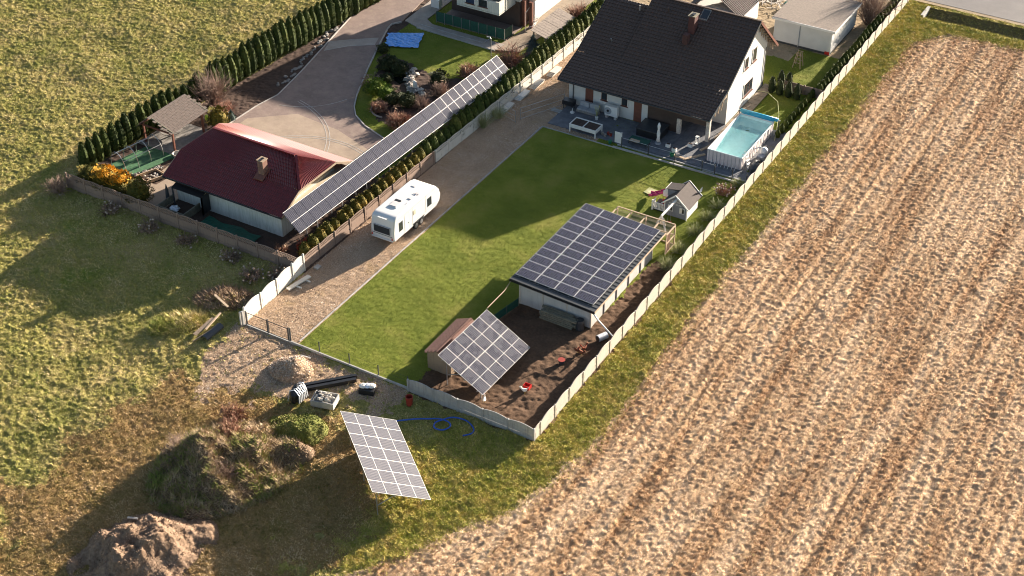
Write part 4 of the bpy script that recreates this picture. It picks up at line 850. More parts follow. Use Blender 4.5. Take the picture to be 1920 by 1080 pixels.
# ------------------------------------------------------------ caravan
cv = thing('caravan', 'white twin-axle caravan parked on the gravel drive beside the lawn', 'caravan', (-22.35, 17.6, 0))
cx0, cx1 = -23.45, -21.2
prof = [(14.45, .42), (20.6, .42), (21.1, .8), (21.25, 1.3), (21.05, 1.9), (20.6, 2.4), (20.1, 2.58), (19.4, 2.63), (15.0, 2.6), (14.6, 2.5), (14.42, 2.3), (14.25, 1.3), (14.25, .75), (14.3, .5)]
b_ = MB().ext([(cx0, y, z) for y, z in prof][::-1], (cx1 - cx0, 0, 0)).build('body', M['gel'], cv)
bv = b_.modifiers.new('bevel', 'BEVEL'); bv.width = .13; bv.segments = 4; bv.limit_method = 'ANGLE'; bv.angle_limit = R(50)
b_.data.polygons.foreach_set('use_smooth', [True] * len(b_.data.polygons)); wn = b_.modifiers.new('wn', 'WEIGHTED_NORMAL')
def cvwin(y0, y1, z0, z1, mt='glass'): f0 = MB().box(cx1 - .005, cx1 + .012, y0, y1, z0, z1).build('window', M['greyp'], cv); MB().box(cx1, cx1 + .025, y0 + .04, y1 - .04, z0 + .04, z1 - .04).build('pane', M[mt], f0)
cvwin(15.05, 15.6, 1.05, 1.95); cvwin(17.1, 17.45, 1.5, 1.95, 'cream'); cvwin(19.2, 19.85, 1.1, 1.95)
f0 = MB().box(cx0 + .32, cx1 - .32, 14.225, 14.3, 1.05, 1.75).build('rear_window', M['greyp'], cv); MB().box(cx0 + .37, cx1 - .37, 14.2, 14.29, 1.1, 1.7).build('pane', M['glass'], f0)
dr_ = MB().box(cx1 - .003, cx1 + .010, 15.85, 16.5, .5, 2.2).build('door', M['gel'], cv); MB().box(cx1, cx1 + .04, 16.38, 16.44, 1.2, 1.3).build('handle', M['greyp'], dr_)
m = MB()
for y in (15.84, 16.5): m.box(cx1 - .002, cx1 + .012, y, y + .012, .48, 2.22)
m.box(cx1 - .002, cx1 + .012, 15.84, 16.51, 2.2, 2.212); m.build('door_seal', M['greyp'], cv)
m = MB()
for y in (17.0, 18.95): m.box(cx1 - .002, cx1 + .008, y, y + .012, .75, 2.35)
m.box(cx1 - .002, cx1 + .008, 14.6, 20.7, .86, .875).box(cx1 - .002, cx1 + .008, 14.7, 20.3, 2.3, 2.32); m.build('panel_seams', M['greyp'], cv)
MB().ext([(cx1 + .002, 18.8, .9), (cx1 + .002, 20.6, .9), (cx1 + .002, 20.2, 1.05), (cx1 + .002, 18.9, .98)], (.006, 0, 0)).build('stripe_decal', M['liner'], cv)
MB().box(cx0 + .1, cx1 - .1, 14.2, 14.27, .5, .62).build('bumper', M['gel'], cv); MB().box(cx0 + .15, cx1 - .15, 14.222, 14.26, .93, .96).build('trim_line', M['black'], cv); MB().box(cx0 + .7, cx1 - .7, 14.3, 14.45, 2.42, 2.47).build('grab_handle', M['gel'], cv)
for x in (cx0 + .12, cx1 - .2): MB().box(x, x + .08, 14.205, 14.27, .66, .86).build('tail_light', M['red'], cv)
m = MB().box(cx1 - .02, cx1 + .02, 17.0, 18.7, .62, .72).box(cx1 - .02, cx1 + .015, 17.1, 18.6, .40, .62); m.build('wheel_arch', M['anth'], cv)
for y in (17.45, 18.2):
    for x in (cx1 - .12, cx0 + .02):
        wl = MB().tube([(x, y, .34), (x + .16, y, .34)], .33, 18).build('wheel', M['black'], cv)
        if x > -22: MB().tube([(x + .155, y, .34), (x + .18, y, .34)], .2, 14).build('rim', M['steel'], wl)
rf = MB().box(-22.75, -22.0, 15.9, 16.75, 2.6, 2.68).build('roof_light', M['gel'], cv); MB().box(-22.68, -22.07, 15.98, 16.66, 2.68, 2.72).build('pane', M['liner'], rf); MB().box(-22.72, -22.2, 16.72, 16.95, 2.6, 2.73).build('vent', M['black'], rf)
for x, y in ((-21.8, 17.7), (-21.7, 18.6), (-22.6, 19.4)): MB().box(x - .17, x + .17, y - .12, y + .12, 2.6, 2.67).build('roof_vent', M['liner'], cv)
m = MB().tube([(-21.65, 16.9, 2.65), (-21.65, 18.4, 2.66), (-22.0, 18.4, 2.66)], .02, 5); m.build('cable_rail', M['liner'], cv)
MB().add([(-22.9, 21.1, .5), (-21.8, 21.1, .5), (-22.35, 22.3, .5), (-22.9, 21.1, .42), (-21.8, 21.1, .42), (-22.35, 22.3, .42)], [(0, 1, 2), (5, 4, 3), (0, 2, 5, 3), (1, 4, 5, 2)]).build('drawbar', M['anth'], cv); MB().tube([(-22.35, 22.0, 0), (-22.35, 22.0, .5)], .03, 6).build('jockey_wheel', M['steel'], cv)

# ------------------------------------------------------------ neighbour: low building with burgundy roof
rh = thing('garage_building', 'low white building with burgundy metal tile roof and brick chimney', 'building', (-35, 14, 0))
MB().box(-41.0, -29.9, 10.9, 18.3, 0, 2.7).build('wall', M['whited'], rh)
E0, E1, EF, EB, ZE, ZR = -41.6, -29.1, 10.1, 20.0, 2.6, 5.15
RYr = 15.1; rl, rr_ = -40.1, -31.1
tl = lambda *a, n='roof_tiles', k=.35: tiles(rh, n, *a, M['tilesr'], k, .2, .024, .03, 6)
ZH = 3.85; yF, yB = 12.6, 17.6; rl, rr_ = -39.9, -31.2; EB = 20.1
tl((E0, EF, ZE), (E1, EF, ZE), (E1, yF, ZH), (E0, yF, ZH)); tl((E0, yF, ZH), (E1, yF, ZH), (rr_, RYr, ZR), (rl, RYr, ZR))
tl((E1, EB, ZE), (E0, EB, ZE), (E0, yB, ZH), (E1, yB, ZH)); tl((E1, yB, ZH), (E0, yB, ZH), (rl, RYr, ZR), (rr_, RYr, ZR))
tl((E1, yF, ZH), (E1, yB, ZH), (rr_ + .01, RYr + .02, ZR), (rr_, RYr, ZR)); tl((E0, yB, ZH), (E0, yF, ZH), (rl, RYr, ZR), (rl, RYr + .02, ZR))
for x in (-41.0, -29.9): MB().ext([(x, 10.9, 2.7), (x, 18.3, 2.7), (x, 17.5, 3.75), (x, 12.7, 3.75)], (.12 if x < -35 else -.12, 0, 0)).build('gable', M['cream'], rh)
for x in (E0, E1):
    for p_, q_ in (((x, EF, ZE), (x, yF, ZH)), ((x, EB, ZE), (x, yB, ZH)), ((x, yF, ZH), (x, yB, ZH))): MB().bar((p_[0], p_[1], p_[2] - .06), (q_[0], q_[1], q_[2] - .06), .05, .18).build('bargeboard', M['wood'], rh)
m = MB()
for k in range(8): t0, t1 = k / 8, (k + .93) / 8; a = Vector((E1, yF, ZH)).lerp(Vector((rr_, RYr, ZR)), t0); b = Vector((E1, yF, ZH)).lerp(Vector((rr_, RYr, ZR)), t1); m.bar(a + Vector((0, 0, .07)), b + Vector((0, 0, .08)), .2, .09)
m.build('hip_cap', M['tilesr'], rh)
m = MB()
for k in range(21): x = rl + k * .41; m.bar((x, RYr, ZR + .05), (x + .38, RYr, ZR + .06), .22, .1)
m.build('ridge_cap', M['tilesr'], rh)
MB().box(E0, E1, EF - .1, EF + .02, ZE - .1, ZE).build('gutter', M['black'], rh); 
MB().box(E1 - 1.4, E1 - .1, 10.95, 19.4, ZE - .22, ZE - .12).build('soffit', M['cream'], rh)
m = MB()
for k in range(8): z = 4.05 + k * .16; m.box(-33.3, -32.75, 12.65, 13.25, z, z + .15)
c_ = m.build('chimney', M['brick'], rh); MB().box(-33.36, -32.69, 12.59, 13.31, 5.33, 5.4).build('chimney_cap', M['wood'], c_)
for y in (12.8, 13.08): MB().box(-33.15, -32.9, y - .07, y + .07, 5.4, 5.44).build('flue', M['black'], c_)
MB().ext([(-33.5, 12.2, 3.78), (-32.55, 12.2, 3.78), (-32.55, 12.2, 3.86), (-33.5, 12.2, 3.86)], (0, 1.2, .61)).build('flashing', M['redbrown'], rh)
MB().ext([(-40.6, 10.85, 2.15), (-37.4, 10.85, 2.15), (-37.4, 9.9, 1.85), (-40.6, 9.9, 1.85)], (0, 0, .06)).build('awning', M['black'], rh)
MB().box(-37.5, -37.4, 9.9, 10.85, .2, 1.9).build('screen', M['black'], rh)
for x in (-40.55, -37.45): MB().box(x - .05, x + .05, 9.9, 10.0, 0, 1.9).build('post', M['anth'], rh)
q = thing('sandbox_frame', 'low grey timber bay with clutter beside the low white building', 'wooden bay', (-39.8, 9.2, 0))
for a in ((-41.2, -38.3, 8.5, 8.6), (-41.2, -41.1, 8.6, 10.6), (-38.4, -38.3, 8.6, 10.6)): MB().box(*a, 0, .7).build('board', M['woodd'], q)
MB().blob((-40, 9.3, .3), (.5, .4, .25), jit=.2).build('bag', M['foil'], q)
q = thing('closed_umbrella', 'closed dark parasol near the black awning', 'parasol', (-41.3, 10.3, 0)); MB().lathe([(.05, 0), (.05, .5), (.18, .6), (.12, 1.4), (.03, 1.9)], -41.3, 10.0, 8).build('canopy', M['anth'], q)
q = thing('green_tarp', 'dark green tarpaulin lying along the fence behind the low white building', 'tarpaulin', (-35, 9.3, 0))
m = MB(); n_ = 24
for i in range(n_):
    for j in range(5):
        pass
xs_ = np.linspace(-37, -31.4, 26); ys_ = np.linspace(8.7, 10.0, 8); Vt = [(x, y + .15 * math.sin(x * 2), .14 + .12 * float(fbm(np.array([x * 1.5]), np.array([y * 2]), 5, 3)[0])) for x in xs_ for y in ys_]
m.add(Vt, [(i * 8 + j, (i + 1) * 8 + j, (i + 1) * 8 + j + 1, i * 8 + j + 1) for i in range(25) for j in range(7)]); m.build('sheet', M['gtarp'], q)
# gazebo
gz = thing('garden_shelter', 'open garden shelter with brown shingled pitched roof in the neighbour garden', 'shelter', (-47.9, 18.8, 0))
for s in (1, -1):
    m = MB(); xr_ = -48.5; wd2 = 2.65 if s > 0 else 1.5; dp2 = .95 if s > 0 else 1.35
    for k in range(9):
        for q_ in range(9):
            a, b = k / 9, (k + 1) / 9; X0 = xr_ + s * wd2 * a; X1 = xr_ + s * wd2 * b; za = 3.2 - dp2 * a; zb = 3.2 - dp2 * b + .04
            ya = 16.0 + q_ * .56 + (.28 if k % 2 else 0); yb = min(ya + .54, 21.2)
            if yb > ya: m.ext([(X0, ya, za), (X1, ya, zb), (X1, ya, zb - .035), (X0, ya, za - .035)][::s], (0, yb - ya, 0))
    m.build('roof_shingles', M['tilesb'], gz)['kind'] = 'stuff'
for x in (-49.7, -46.3):
    for y in (16.6, 20.5): MB().box(x - .08, x + .08, y - .08, y + .08, 0, 2.1).build('post', M['redbrown'], gz)
for x in (-49.7, -46.3): MB().bar((x, 16.2, 2.1), (x, 21, 2.1), .12, .16).build('beam', M['redbrown'], gz)
for y in (16.3, 20.9): MB().bar((-49.7, y, 2.1), (-46.1, y, 2.1), .1, .14).build('beam', M['redbrown'], gz); MB().bar((-45.9, y, 2.22), (-48.5, y, 3.13), .06, .18).build('bargeboard', M['woodd'], gz)
MB().lathe([(1.0, .65), (1.02, .72)], -48.4, 18.6, 16).build('round_table', M['stoned'], gz); MB().lathe([(.1, 0), (.1, .65)], -48.4, 18.6, 8).build('table_leg', M['stoned'], gz)
MB().box(-50.2, -46.0, 16.1, 21.0, .02, .12).build('floor', M['stoned'], gz)
q = thing('watering_can', 'lime green watering can hanging beside the shelter post', 'watering can', (-46.3, 20.9, 0)); MB().lathe([(.12, 1.2), (.16, 1.3), (.16, 1.6), (.08, 1.7)], -46.2, 21.0, 10).build('can', M['lime'], q)
q = thing('stone_basin', 'pale round stone basin at the shelter corner', 'basin', (-45.8, 16.4, 0)); MB().lathe([(.35, 0), (.45, .35), (.4, .35), (.3, .15)], -45.7, 16.2, 14).build('bowl', M['stone'], q)
# hoop frame
hf = thing('hoop_frame', 'bare metal hoop greenhouse frame over green ground cloth', 'greenhouse frame', (-48.3, 13.8, 0))
HA, HB = Vector((-48.4, 11.9, 0)), Vector((-47.6, 15.8, 0)); dh = (HB - HA); un = Vector((-dh.y, dh.x, 0)).normalized()
for k in range(4):
    p = HA + dh * k / 3 - Vector((.2, 0, 0)); MB().tube([p + un * (1.1 * math.cos(t_)) + Vector((0, 0, 1.75 * math.sin(t_) ** .8 if t_ > .01 else 0)) for t_ in [math.pi * i / 12 for i in range(12)] + [3.13]], .035, 6).build('hoop', M['steel'], hf)
for t_ in (.6, 1.57, 2.5): o_ = un * (1.1 * math.cos(t_)) + Vector((-.2, 0, 1.75 * math.sin(t_) ** .8)); MB().tube([HA + o_, HB + o_], .03, 6).build('purlin', M['steel'], hf)
for nm, P, mt, z in (('ground_cloth', [(-49.9, 11.9), (-46.9, 11.2), (-45.7, 16.0), (-49.1, 16.2)], 'gfilm', .10),):
    q = thing(nm, 'green ground cloth laid under the metal hoop frame', 'ground cloth', (-48, 14, 0)); MB().prism(P, .02, z).build('cloth', M[mt], q)
q = thing('soil_row', 'row of dug soil and stones beside the green ground cloth', 'soil row', (-46.3, 12.8, 0)); m = MB()
for k in range(40): t_ = random.random(); m.blob((-46.9 + 1.3 * t_ + random.uniform(-.2, .2), 11.5 + 2.6 * t_ + random.uniform(-.2, .2), .12), (.12, .12, .08), jit=.3, n=5, m=4)
m.build('clods', M['stoned'], q)
q = thing('raised_bed', 'wooden edged bed filled with pale stones beside the low white building', 'raised bed', (-45.2, 12.2, 0)); bd_ = [(-46.3, 11.6), (-44.9, 11.3), (-44.2, 13.0), (-45.6, 13.3)]
for a, b in zip(bd_, bd_[1:] + bd_[:1]): MB().bar((*a, .2), (*b, .2), .08, .3).build('edge_board', M['woodl'], q)
MB().prism(bd_, .05, .14).build('soil', M['mulch'], q)
for k in range(14): t_, s_ = random.uniform(.15, .85), random.uniform(.15, .85); p = Vector(bd_[0]).lerp(Vector(bd_[3]), t_).lerp(Vector(bd_[1]).lerp(Vector(bd_[2]), t_), s_); MB().blob((p.x, p.y, .2), (.14, .1, .08), jit=.3, n=6, m=4).build('stone', M['stone'], q)

# ------------------------------------------------------------ neighbour house
nh = thing('neighbour_house', 'white neighbour house with dark recessed ground floor and balcony, cut by the top edge', 'house', (-36, 55, 0))
MB().box(-40.4, -32.2, 53.2, 62, 0, 2.9).build('wall', M['brownw'], nh); MB().box(-32.2, -31.6, 55.2, 62, 0, 5.2).build('wall', M['white'], nh)
MB().box(-40.4, -32.2, 53.2, 62, 2.9, 5.2).build('wall', M['white'], nh)
MB().box(-40.4, -39.3, 50.6, 53.2, 2.6, 5.2).build('wall', M['white'], nh)
ba = MB().box(-37.7, -32.7, 50.0, 50.15, 2.72, 4.0).build('balcony_wall', M['whited'], nh); MB().box(-32.85, -32.7, 50.15, 53.2, 2.72, 4.0).build('balcony_wall', M['whited'], nh); MB().box(-37.7, -32.7, 50.0, 53.2, 2.6, 2.75).build('balcony_floor', M['whited'], nh)
for x in (-36.6, -35.1): window(50.0, x, x + 1.0, 3.15, 3.9, nh, 1, 'y', -1, fm='anth')
MB().ext([(-41, 49.8, 5.0), (-31, 49.8, 5.0), (-31, 56, 7.0), (-41, 56, 7.0)], (0, 0, .15)).build('roof', M['tilesd'], nh); MB().ext([(-41, 56, 7.0), (-31, 56, 7.0), (-31, 62.6, 5.0), (-41, 62.6, 5.0)], (0, 0, .15)).build('roof', M['tilesd'], nh)
for x in (-31.95, -31.1): MB().box(x - .25, x + .1, 53.6, 53.9, .1, 2.9).build('timber_screen', M['redbrown'], nh)
MB().tube([(-31.55, 55.1, .1), (-31.55, 55.1, 5)], .05, 8).build('downpipe', M['wpaint'], nh); window(-31.6, 57.2, 58.2, 3.3, 4.4, nh, 1)
MB().bar((-31.2, 52.6, 2.2), (-31.2, 55.3, 2.9), .05).build('pergola_rail', M['steel'], nh); MB().bar((-31.2, 52.6, .1), (-31.2, 52.6, 2.2), .05).build('pergola_post', M['steel'], nh)
q = thing('lounger', 'white slatted lounger leaning by the timber screen of the neighbour house', 'lounger', (-30.9, 54, 0)); m = MB()
for k in range(8): m.box(-31.2, -30.7, 53.5 + k * .16, 53.6 + k * .16, .3 + k * .09, .34 + k * .09)
m.build('slats', M['wpaint'], q); MB().box(-31.2, -31.15, 53.5, 54.8, .1, .3).build('frame', M['wpaint'], q)
sc_ = thing('screen_fence', 'dark green cloth screen on pale posts around the neighbour terrace', 'fence', (-36, 50, 0))
pts_ = [(-40.25 + k * 1.02, 50.0) for k in range(9)] + [(-31.95, 51.3)]
for a, b in zip(pts_[:-1], pts_[1:]): MB().ext([(*a, .15), (*b, .15), (*b, 1.25), (*a, 1.25)], (0, .02, 0)).build('screen_cloth', M['gmesh'], sc_)
for a in pts_: MB().tube([(a[0], a[1] - .03, 0), (a[0], a[1] - .03, 1.3)], .03, 6).build('post', M['steel'], sc_)
q = thing('white_box', 'white garden box at the corner of the neighbour house', 'box', (-42, 53.5, 0)); MB().box(-42.6, -41.6, 52.6, 53.2, .1, 1.0).build('body', M['wpaint'], q)
# blue tarpaulin
q = thing('blue_tarpaulin', 'crumpled bright blue tarpaulin spread on the neighbour lawn', 'tarpaulin', (-40.8, 44.8, 0))
P4 = [Vector((-43.0, 45.3)), Vector((-41.7, 42.7)), Vector((-38.6, 44.1)), Vector((-39.9, 47.1))]; n_ = 40; V = []; F = []
for i in range(n_ + 1):
    for j in range(n_ + 1):
        p = P4[0].lerp(P4[1], i / n_).lerp(P4[3].lerp(P4[2], i / n_), j / n_); e = .2 * (vnoise(np.array([i * .3]), np.array([j * .3]), 3)[0]); p = p + Vector((e, e * .6))
        V.append((p.x, p.y, .13 + .13 * abs(float(fbm(np.array([p.x * 2.2]), np.array([p.y * 2.2]), 88, 3)[0]))))
for i in range(n_):
    for j in range(n_): F.append((i * (n_ + 1) + j, (i + 1) * (n_ + 1) + j, (i + 1) * (n_ + 1) + j + 1, i * (n_ + 1) + j + 1))
MB().add(V, F).build('sheet', M['tarp'], q)
q = thing('garden_lamp', 'thin pale garden lamp post near the far end of the long array', 'lamp post', (-31.2, 45.9, 0)); MB().tube([(-31.2, 45.9, 0), (-31.2, 45.9, 2.3), (-31.3, 45.9, 2.4), (-31.5, 45.9, 2.4)], .045, 6).build('pole', M['steel'], q); MB().box(-31.65, -31.45, 45.82, 45.98, 2.34, 2.42).build('lamp_head', M['steel'], q)
# wood shelter by hedge
q = thing('log_shelter', 'small lean-to shelter with weathered board roof beside the thuja row', 'shelter', (-27.6, 52.2, 0))
for k in range(13):
    y = 49.3 + k * .44; MB().ext([(-28.7, y, 2.35), (-26.4, y, 1.7), (-26.4, y, 1.74), (-28.7, y, 2.39)], (0, .41 + random.uniform(-.03, .03), 0)).build('roof_board', M['woodg'], q)
for x, z in ((-28.5, 2.25), (-26.6, 1.7)):
    for y in (49.6, 52, 54.7): MB().box(x - .06, x + .06, y - .06, y + .06, 0, z).build('post', M['wood'], q)
# white garage in own plot and yard beyond
ga = thing('garage', 'white rendered flat-roofed garage with brown felt roof behind the house', 'garage', (-5.7, 67.2, 0))
MB().box(-8.8, -2.75, 63.6, 70.8, .25, 2.6).build('wall', M['white'], ga); MB().box(-8.75, -2.8, 63.65, 70.75, 0, .25).build('plinth', M['anth'], ga)
MB().ext([(-9.0, 63.4, 2.72), (-2.5, 63.4, 2.62), (-2.5, 71.1, 2.62), (-9.0, 71.1, 2.72)], (0, 0, .1)).build('roof', M['felt'], ga); MB().box(-9.02, -2.48, 63.34, 63.4, 2.55, 2.78).build('fascia', M['wpaint'], ga); MB().box(-2.5, -2.44, 63.4, 71.1, 2.5, 2.70).build('fascia', M['wpaint'], ga)
MB().tube([(-6.1, 63.55, 2.6), (-6.1, 63.55, .15)], .04, 6).build('downpipe', M['greyp'], ga); MB().tube([(-2.75, 63.5, 2.6), (-2.75, 63.5, .15)], .04, 6).build('downpipe', M['wpaint'], ga)
for y in (65.9, 68.4): MB().box(-2.755, -2.74, y, y + .04, .3, 2.5).build('joint', M['greyp'], ga)
MB().box(-3.3, -2.78, 63.56, 63.62, .05, .35).build('red_plinth_patch', M['red'], ga)
ob = thing('outbuilding', 'small outbuilding with brown tiled gable roof behind the main house ridge', 'outbuilding', (-14, 66, 0))
MB().box(-17.2, -12.2, 62.4, 67.8, 0, 2.6).build('wall', M['white'], ob)
tiles(ob, 'roof_tiles', (-11.8, 61.9, 2.4), (-11.8, 68.2, 2.4), (-14.7, 68.2, 4.3), (-14.7, 61.9, 4.3), M['tilesb']); tiles(ob, 'roof_tiles', (-17.6, 68.2, 2.4), (-17.6, 61.9, 2.4), (-14.7, 61.9, 4.3), (-14.7, 68.2, 4.3), M['tilesb'])
q = thing('junk_pile', 'pile of pale timber and sheeting on the sandy yard behind the house', 'timber pile', (-11.8, 71.5, 0)); m = MB()
for k in range(26): x, y = -12 + random.uniform(-1.4, 1.4), 71.0 + random.uniform(-1, 1); a = random.uniform(0, 3.14); m.bar((x, y, .1 + random.random() * .5), (x + 1.3 * math.cos(a), y + 1.3 * math.sin(a), .1 + random.random() * .6), .1, .03)
m.build('planks', M['stone'], q)
q = thing('green_drum', 'round green lid beside the timber pile behind the house', 'drum', (-10.6, 71.3, 0)); MB().lathe([(.4, 0), (.4, .5), (.1, .6)], -10.4, 71.6).build('drum', M['green'], q)
q = thing('covered_stack', 'pale blue tarpaulin covered stack at the top edge behind the house', 'covered stack', (-13.5, 74.5, 0)); MB().box(-15.5, -11.6, 73.4, 76.4, 0, .5).build('cover', M['foil'], q)
q = thing('timber_tower', 'small weathered timber frame tower on the grass behind the white gable', 'timber frame', (-4.6, 59.8, 0))
for a, b in (((-5.0, 59.4), (-4.75, 59.6)), ((-4.2, 59.4), (-4.45, 59.6)), ((-5.0, 60.2), (-4.75, 60.0)), ((-4.2, 60.2), (-4.45, 60.0))): MB().bar((*a, 0), (*b, 1.7), .07).build('post', M['wood'], q)
for z in (.6, 1.1, 1.6): m = MB().bar((-4.9, 59.45, z), (-4.3, 59.45, z), .05).bar((-4.9, 60.1, z), (-4.3, 60.1, z), .05); m.build('cross_rail', M['wood'], q)
q = thing('concrete_fence', 'low brown concrete fence panel crossing the grass behind the small conical thujas', 'fence', (-3.4, 55, 0)); fence(q, (-4.0, 54.9, 0), 0, 2, 1.95, [-.1, .4], M['concb'], 1.0, h=.9, rise=.08)

# ------------------------------------------------------------ vegetation builders
def leafcloud(n, rad, size, seed, shape='cone', z0=.0):
    r = np.random.default_rng(seed); V = []
    ph = r.uniform(0, 2 * np.pi, n); t = r.uniform(0, 1, n)
    lump = 1 + .16 * np.sin(ph * 3 + t * 9 + seed) + .10 * np.sin(ph * 5 - t * 17)
    if shape == 'cone': rr = rad[0] * np.clip(np.sin(np.pi * (t * .86 + .14)) ** .55, .05, 1) * (1 - .35 * t) * lump; z = t * rad[1]; nz = .25
    elif shape == 'spruce': rr = rad[0] * (1.02 - t) * lump * (1 + .2 * np.sin(t * 40)); z = t * rad[1]; nz = .1
    else: th = np.arccos(1 - 1.7 * t); rr = rad[0] * np.sin(th) * lump; z = rad[1] * (.5 + .5 * np.cos(th) * lump); nz = .3
    rr = rr * r.uniform(.72, 1.06, n) ** .6; x, y = rr * np.cos(ph), rr * np.sin(ph); z = z + z0
    s = size * r.uniform(.6, 1.5, n); d1 = np.stack([np.cos(ph) * .5 + r.normal(0, .5, n), np.sin(ph) * .5 + r.normal(0, .5, n), r.uniform(.2, 1.2, n)], 1); d1 /= np.linalg.norm(d1, axis=1)[:, None]
    d2 = np.stack([-np.sin(ph), np.cos(ph), r.normal(0, .3, n)], 1); c = np.stack([x, y, z], 1)
    V = np.stack([c - d2 * s[:, None] * .5, c + d2 * s[:, None] * .5, c + d1 * s[:, None] * 1.1], 1).reshape(-1, 3); return V
def plantmesh(name, V, mat, core=None):
    n = len(V) // 3; o = npmesh(name, V, np.arange(3 * n).reshape(n, 3), mat); me = o.data; bpy.data.objects.remove(o)
    return me
def core_mb(shape, rad, z0=0):
    m = MB()
    if shape == 'cone': m.lathe([(rad[0] * .5, z0 + .02), (rad[0] * .80, z0 + rad[1] * .12), (rad[0] * .84, z0 + rad[1] * .4), (rad[0] * .66, z0 + rad[1] * .7), (rad[0] * .36, z0 + rad[1] * .9), (.02, z0 + rad[1])], n=9)
    elif shape == 'spruce': m.lathe([(rad[0] * .85, z0 + .1), (.03, z0 + rad[1] * .97)], n=9)
    else: m.blob((0, 0, z0 + rad[1] * .5), (rad[0] * .82, rad[0] * .82, rad[1] * .44), n=10, m=7, jit=.1)
    return m
def plant_kind(mat, shape, rad, n, size, variants=4, seed=0, z0=0.):
    out = []
    for v in range(variants):
        V = leafcloud(n, rad, size, seed + v, shape, z0); cm = core_mb(shape, rad, z0); nl = len(V) // 3
        V2 = np.array([tuple(p) for p in cm.v]); fs = list(np.arange(3 * nl).reshape(nl, 3).tolist()) + [[i + 3 * nl for i in f] for f in cm.f]
        me = bpy.data.meshes.new('foliage'); me.from_pydata(np.concatenate([V, V2]).tolist(), [], fs); me.materials.append(mat); me.update(); out.append(me)
    return out
trunk_me = MB().tube([(0, 0, -.1), (0, 0, .5)], .06, 6, r2=.04).mesh('trunk', M['bark'])
def plant(name, label, cat, kinds, x, y, sc=1., group=None, k=None, zs=1., twigs=False):
    r = thing(name, label, cat, (x, y, float(hz(x, y))), random.uniform(0, 6.28), group); o = inst('foliage', kinds[k if k is not None else random.randrange(len(kinds))], r, sc=(sc, sc, sc * zs))
    inst('trunk', trunk_me, r); return r
thA = plant_kind(M['thuja'], 'cone', (.56, 2.6), 700, .13, 4, 10); thB = plant_kind(M['thuja'], 'cone', (.60, 1.7), 520, .12, 4, 20); thB2 = plant_kind(M['thujag'], 'cone', (.60, 1.5), 520, .12, 4, 25)
y = 10.6; k = 0
while y < 56:
    if not 25.0 < y < 26.6: plant('thuja_tree', 'tall columnar thuja in the dark row bordering the meadow', 'thuja', thA, hedge_x(y) + random.uniform(-.08, .08), y, (1.12 if y < 25 else 1.30) + random.uniform(-.12, .08), 'thujas in the tall row along the meadow')
    y += .90 + random.uniform(-.1, .1); k += 1
y = 9.4
while y < 63:
    far = min(1, max(0, (y - 20) / 25)); plant('thuja_tree', 'rounded thuja in the clipped row beside the gravel drive fence', 'thuja', thB2 if y < 26 else thB, -26.45 + .014 * (y - 9) + random.uniform(-.05, .05), y, 1.14 + .15 * far + random.uniform(-.12, .1), 'thujas in the clipped row beside the drive', zs=1 + .18 * far)
    y += .93 + random.uniform(-.1, .12)
y = 55.3
while y < 79: plant('thuja_tree', 'thuja in the low row inside the wavy fence behind the house', 'thuja', thB, -.72 + random.uniform(-.05, .05), y, .82 + random.uniform(-.04, .04), 'thujas in the far row along the wavy fence'); y += .86
for y in np.arange(46.2, 54.8, .95): plant('thuja_tree', 'knee-high young thuja along the wavy fence beside the pool lawn', 'thuja', thB, -1.15, float(y), .5 + random.uniform(-.04, .04), 'young thujas beside the pool lawn')
thC = plant_kind(M['darkfol'], 'cone', (.42, 1.7), 420, .1, 3, 33)
for x in (-4.85, -4.0, -3.15, -2.3): plant('thuja_tree', 'small dark conical thuja in the row of four behind the pool lawn', 'thuja', thC, x, 53.75 + random.uniform(-.1, .1), 1 + random.uniform(-.06, .06), 'four conical thujas behind the pool lawn')
for x in (-4.6, -3.8): plant('thuja_tree', 'slim conical thuja standing just behind the row of four', 'thuja', thC, x, 55.4, .95, 'slim thujas behind the row of four')

def bare(name, label, cat, x, y, n, ht, spread, mat, seed, rad=.02, sub=3, droop=0., leaves=0, leafmat=None, group=None, flower=0):
    r_ = random.Random(seed); m = MB(); r = thing(name, label, cat, (x, y, float(hz(x, y))), 0, group); tips = []
    for k in range(n):
        a = r_.uniform(0, 6.283); el = r_.uniform(.15, 1) ** .5; p = Vector((.15 * math.cos(a) * spread, .15 * math.sin(a) * spread, -.05)); L = ht * r_.uniform(.65, 1.1)
        d = Vector((math.cos(a) * (1 - el) * spread, math.sin(a) * (1 - el) * spread, el + .15)).normalized(); pts = [p]
        for s in range(4): d = (d + Vector((r_.gauss(0, .16), r_.gauss(0, .16), r_.gauss(0, .1) - droop * s))).normalized(); p = p + d * L / 4; pts.append(p)
        m.tube(pts, rad, 3, r2=rad * .35, cap=False); tips.append(pts[-1])
        for q in range(sub):
            b = pts[r_.randrange(1, 4)]; e = (d + Vector((r_.gauss(0, .6), r_.gauss(0, .6), r_.gauss(0, .4) - droop))).normalized(); c = b + e * L * .25; f_ = c + (e + Vector((r_.gauss(0, .3), r_.gauss(0, .3), .1 - droop * 1.5))) * L * .18
            m.tube([b, c, f_], rad * .6, 3, r2=rad * .25, cap=False); tips.append(f_)
    m.build('branches', M[mat], r, world=False)
    if leaves:
        lv = MB()
        for k in range(leaves):
            t_ = r_.choice(tips) * r_.uniform(.5, 1.02); s = .07
            lv.face([t_ + Vector([r_.gauss(0, .09) for _ in range(3)]) for _ in range(3)])
        lv.build('leaves', M[leafmat], r, world=False)
    if flower:
        lv = MB()
        for k in range(flower): t_ = r_.choice(tips); lv.blob(t_, (.09, .09, .07), n=5, m=4, jit=.2)
        lv.build('seed_heads', M['flowerhead'], r, world=False)['kind'] = 'stuff'
    return r
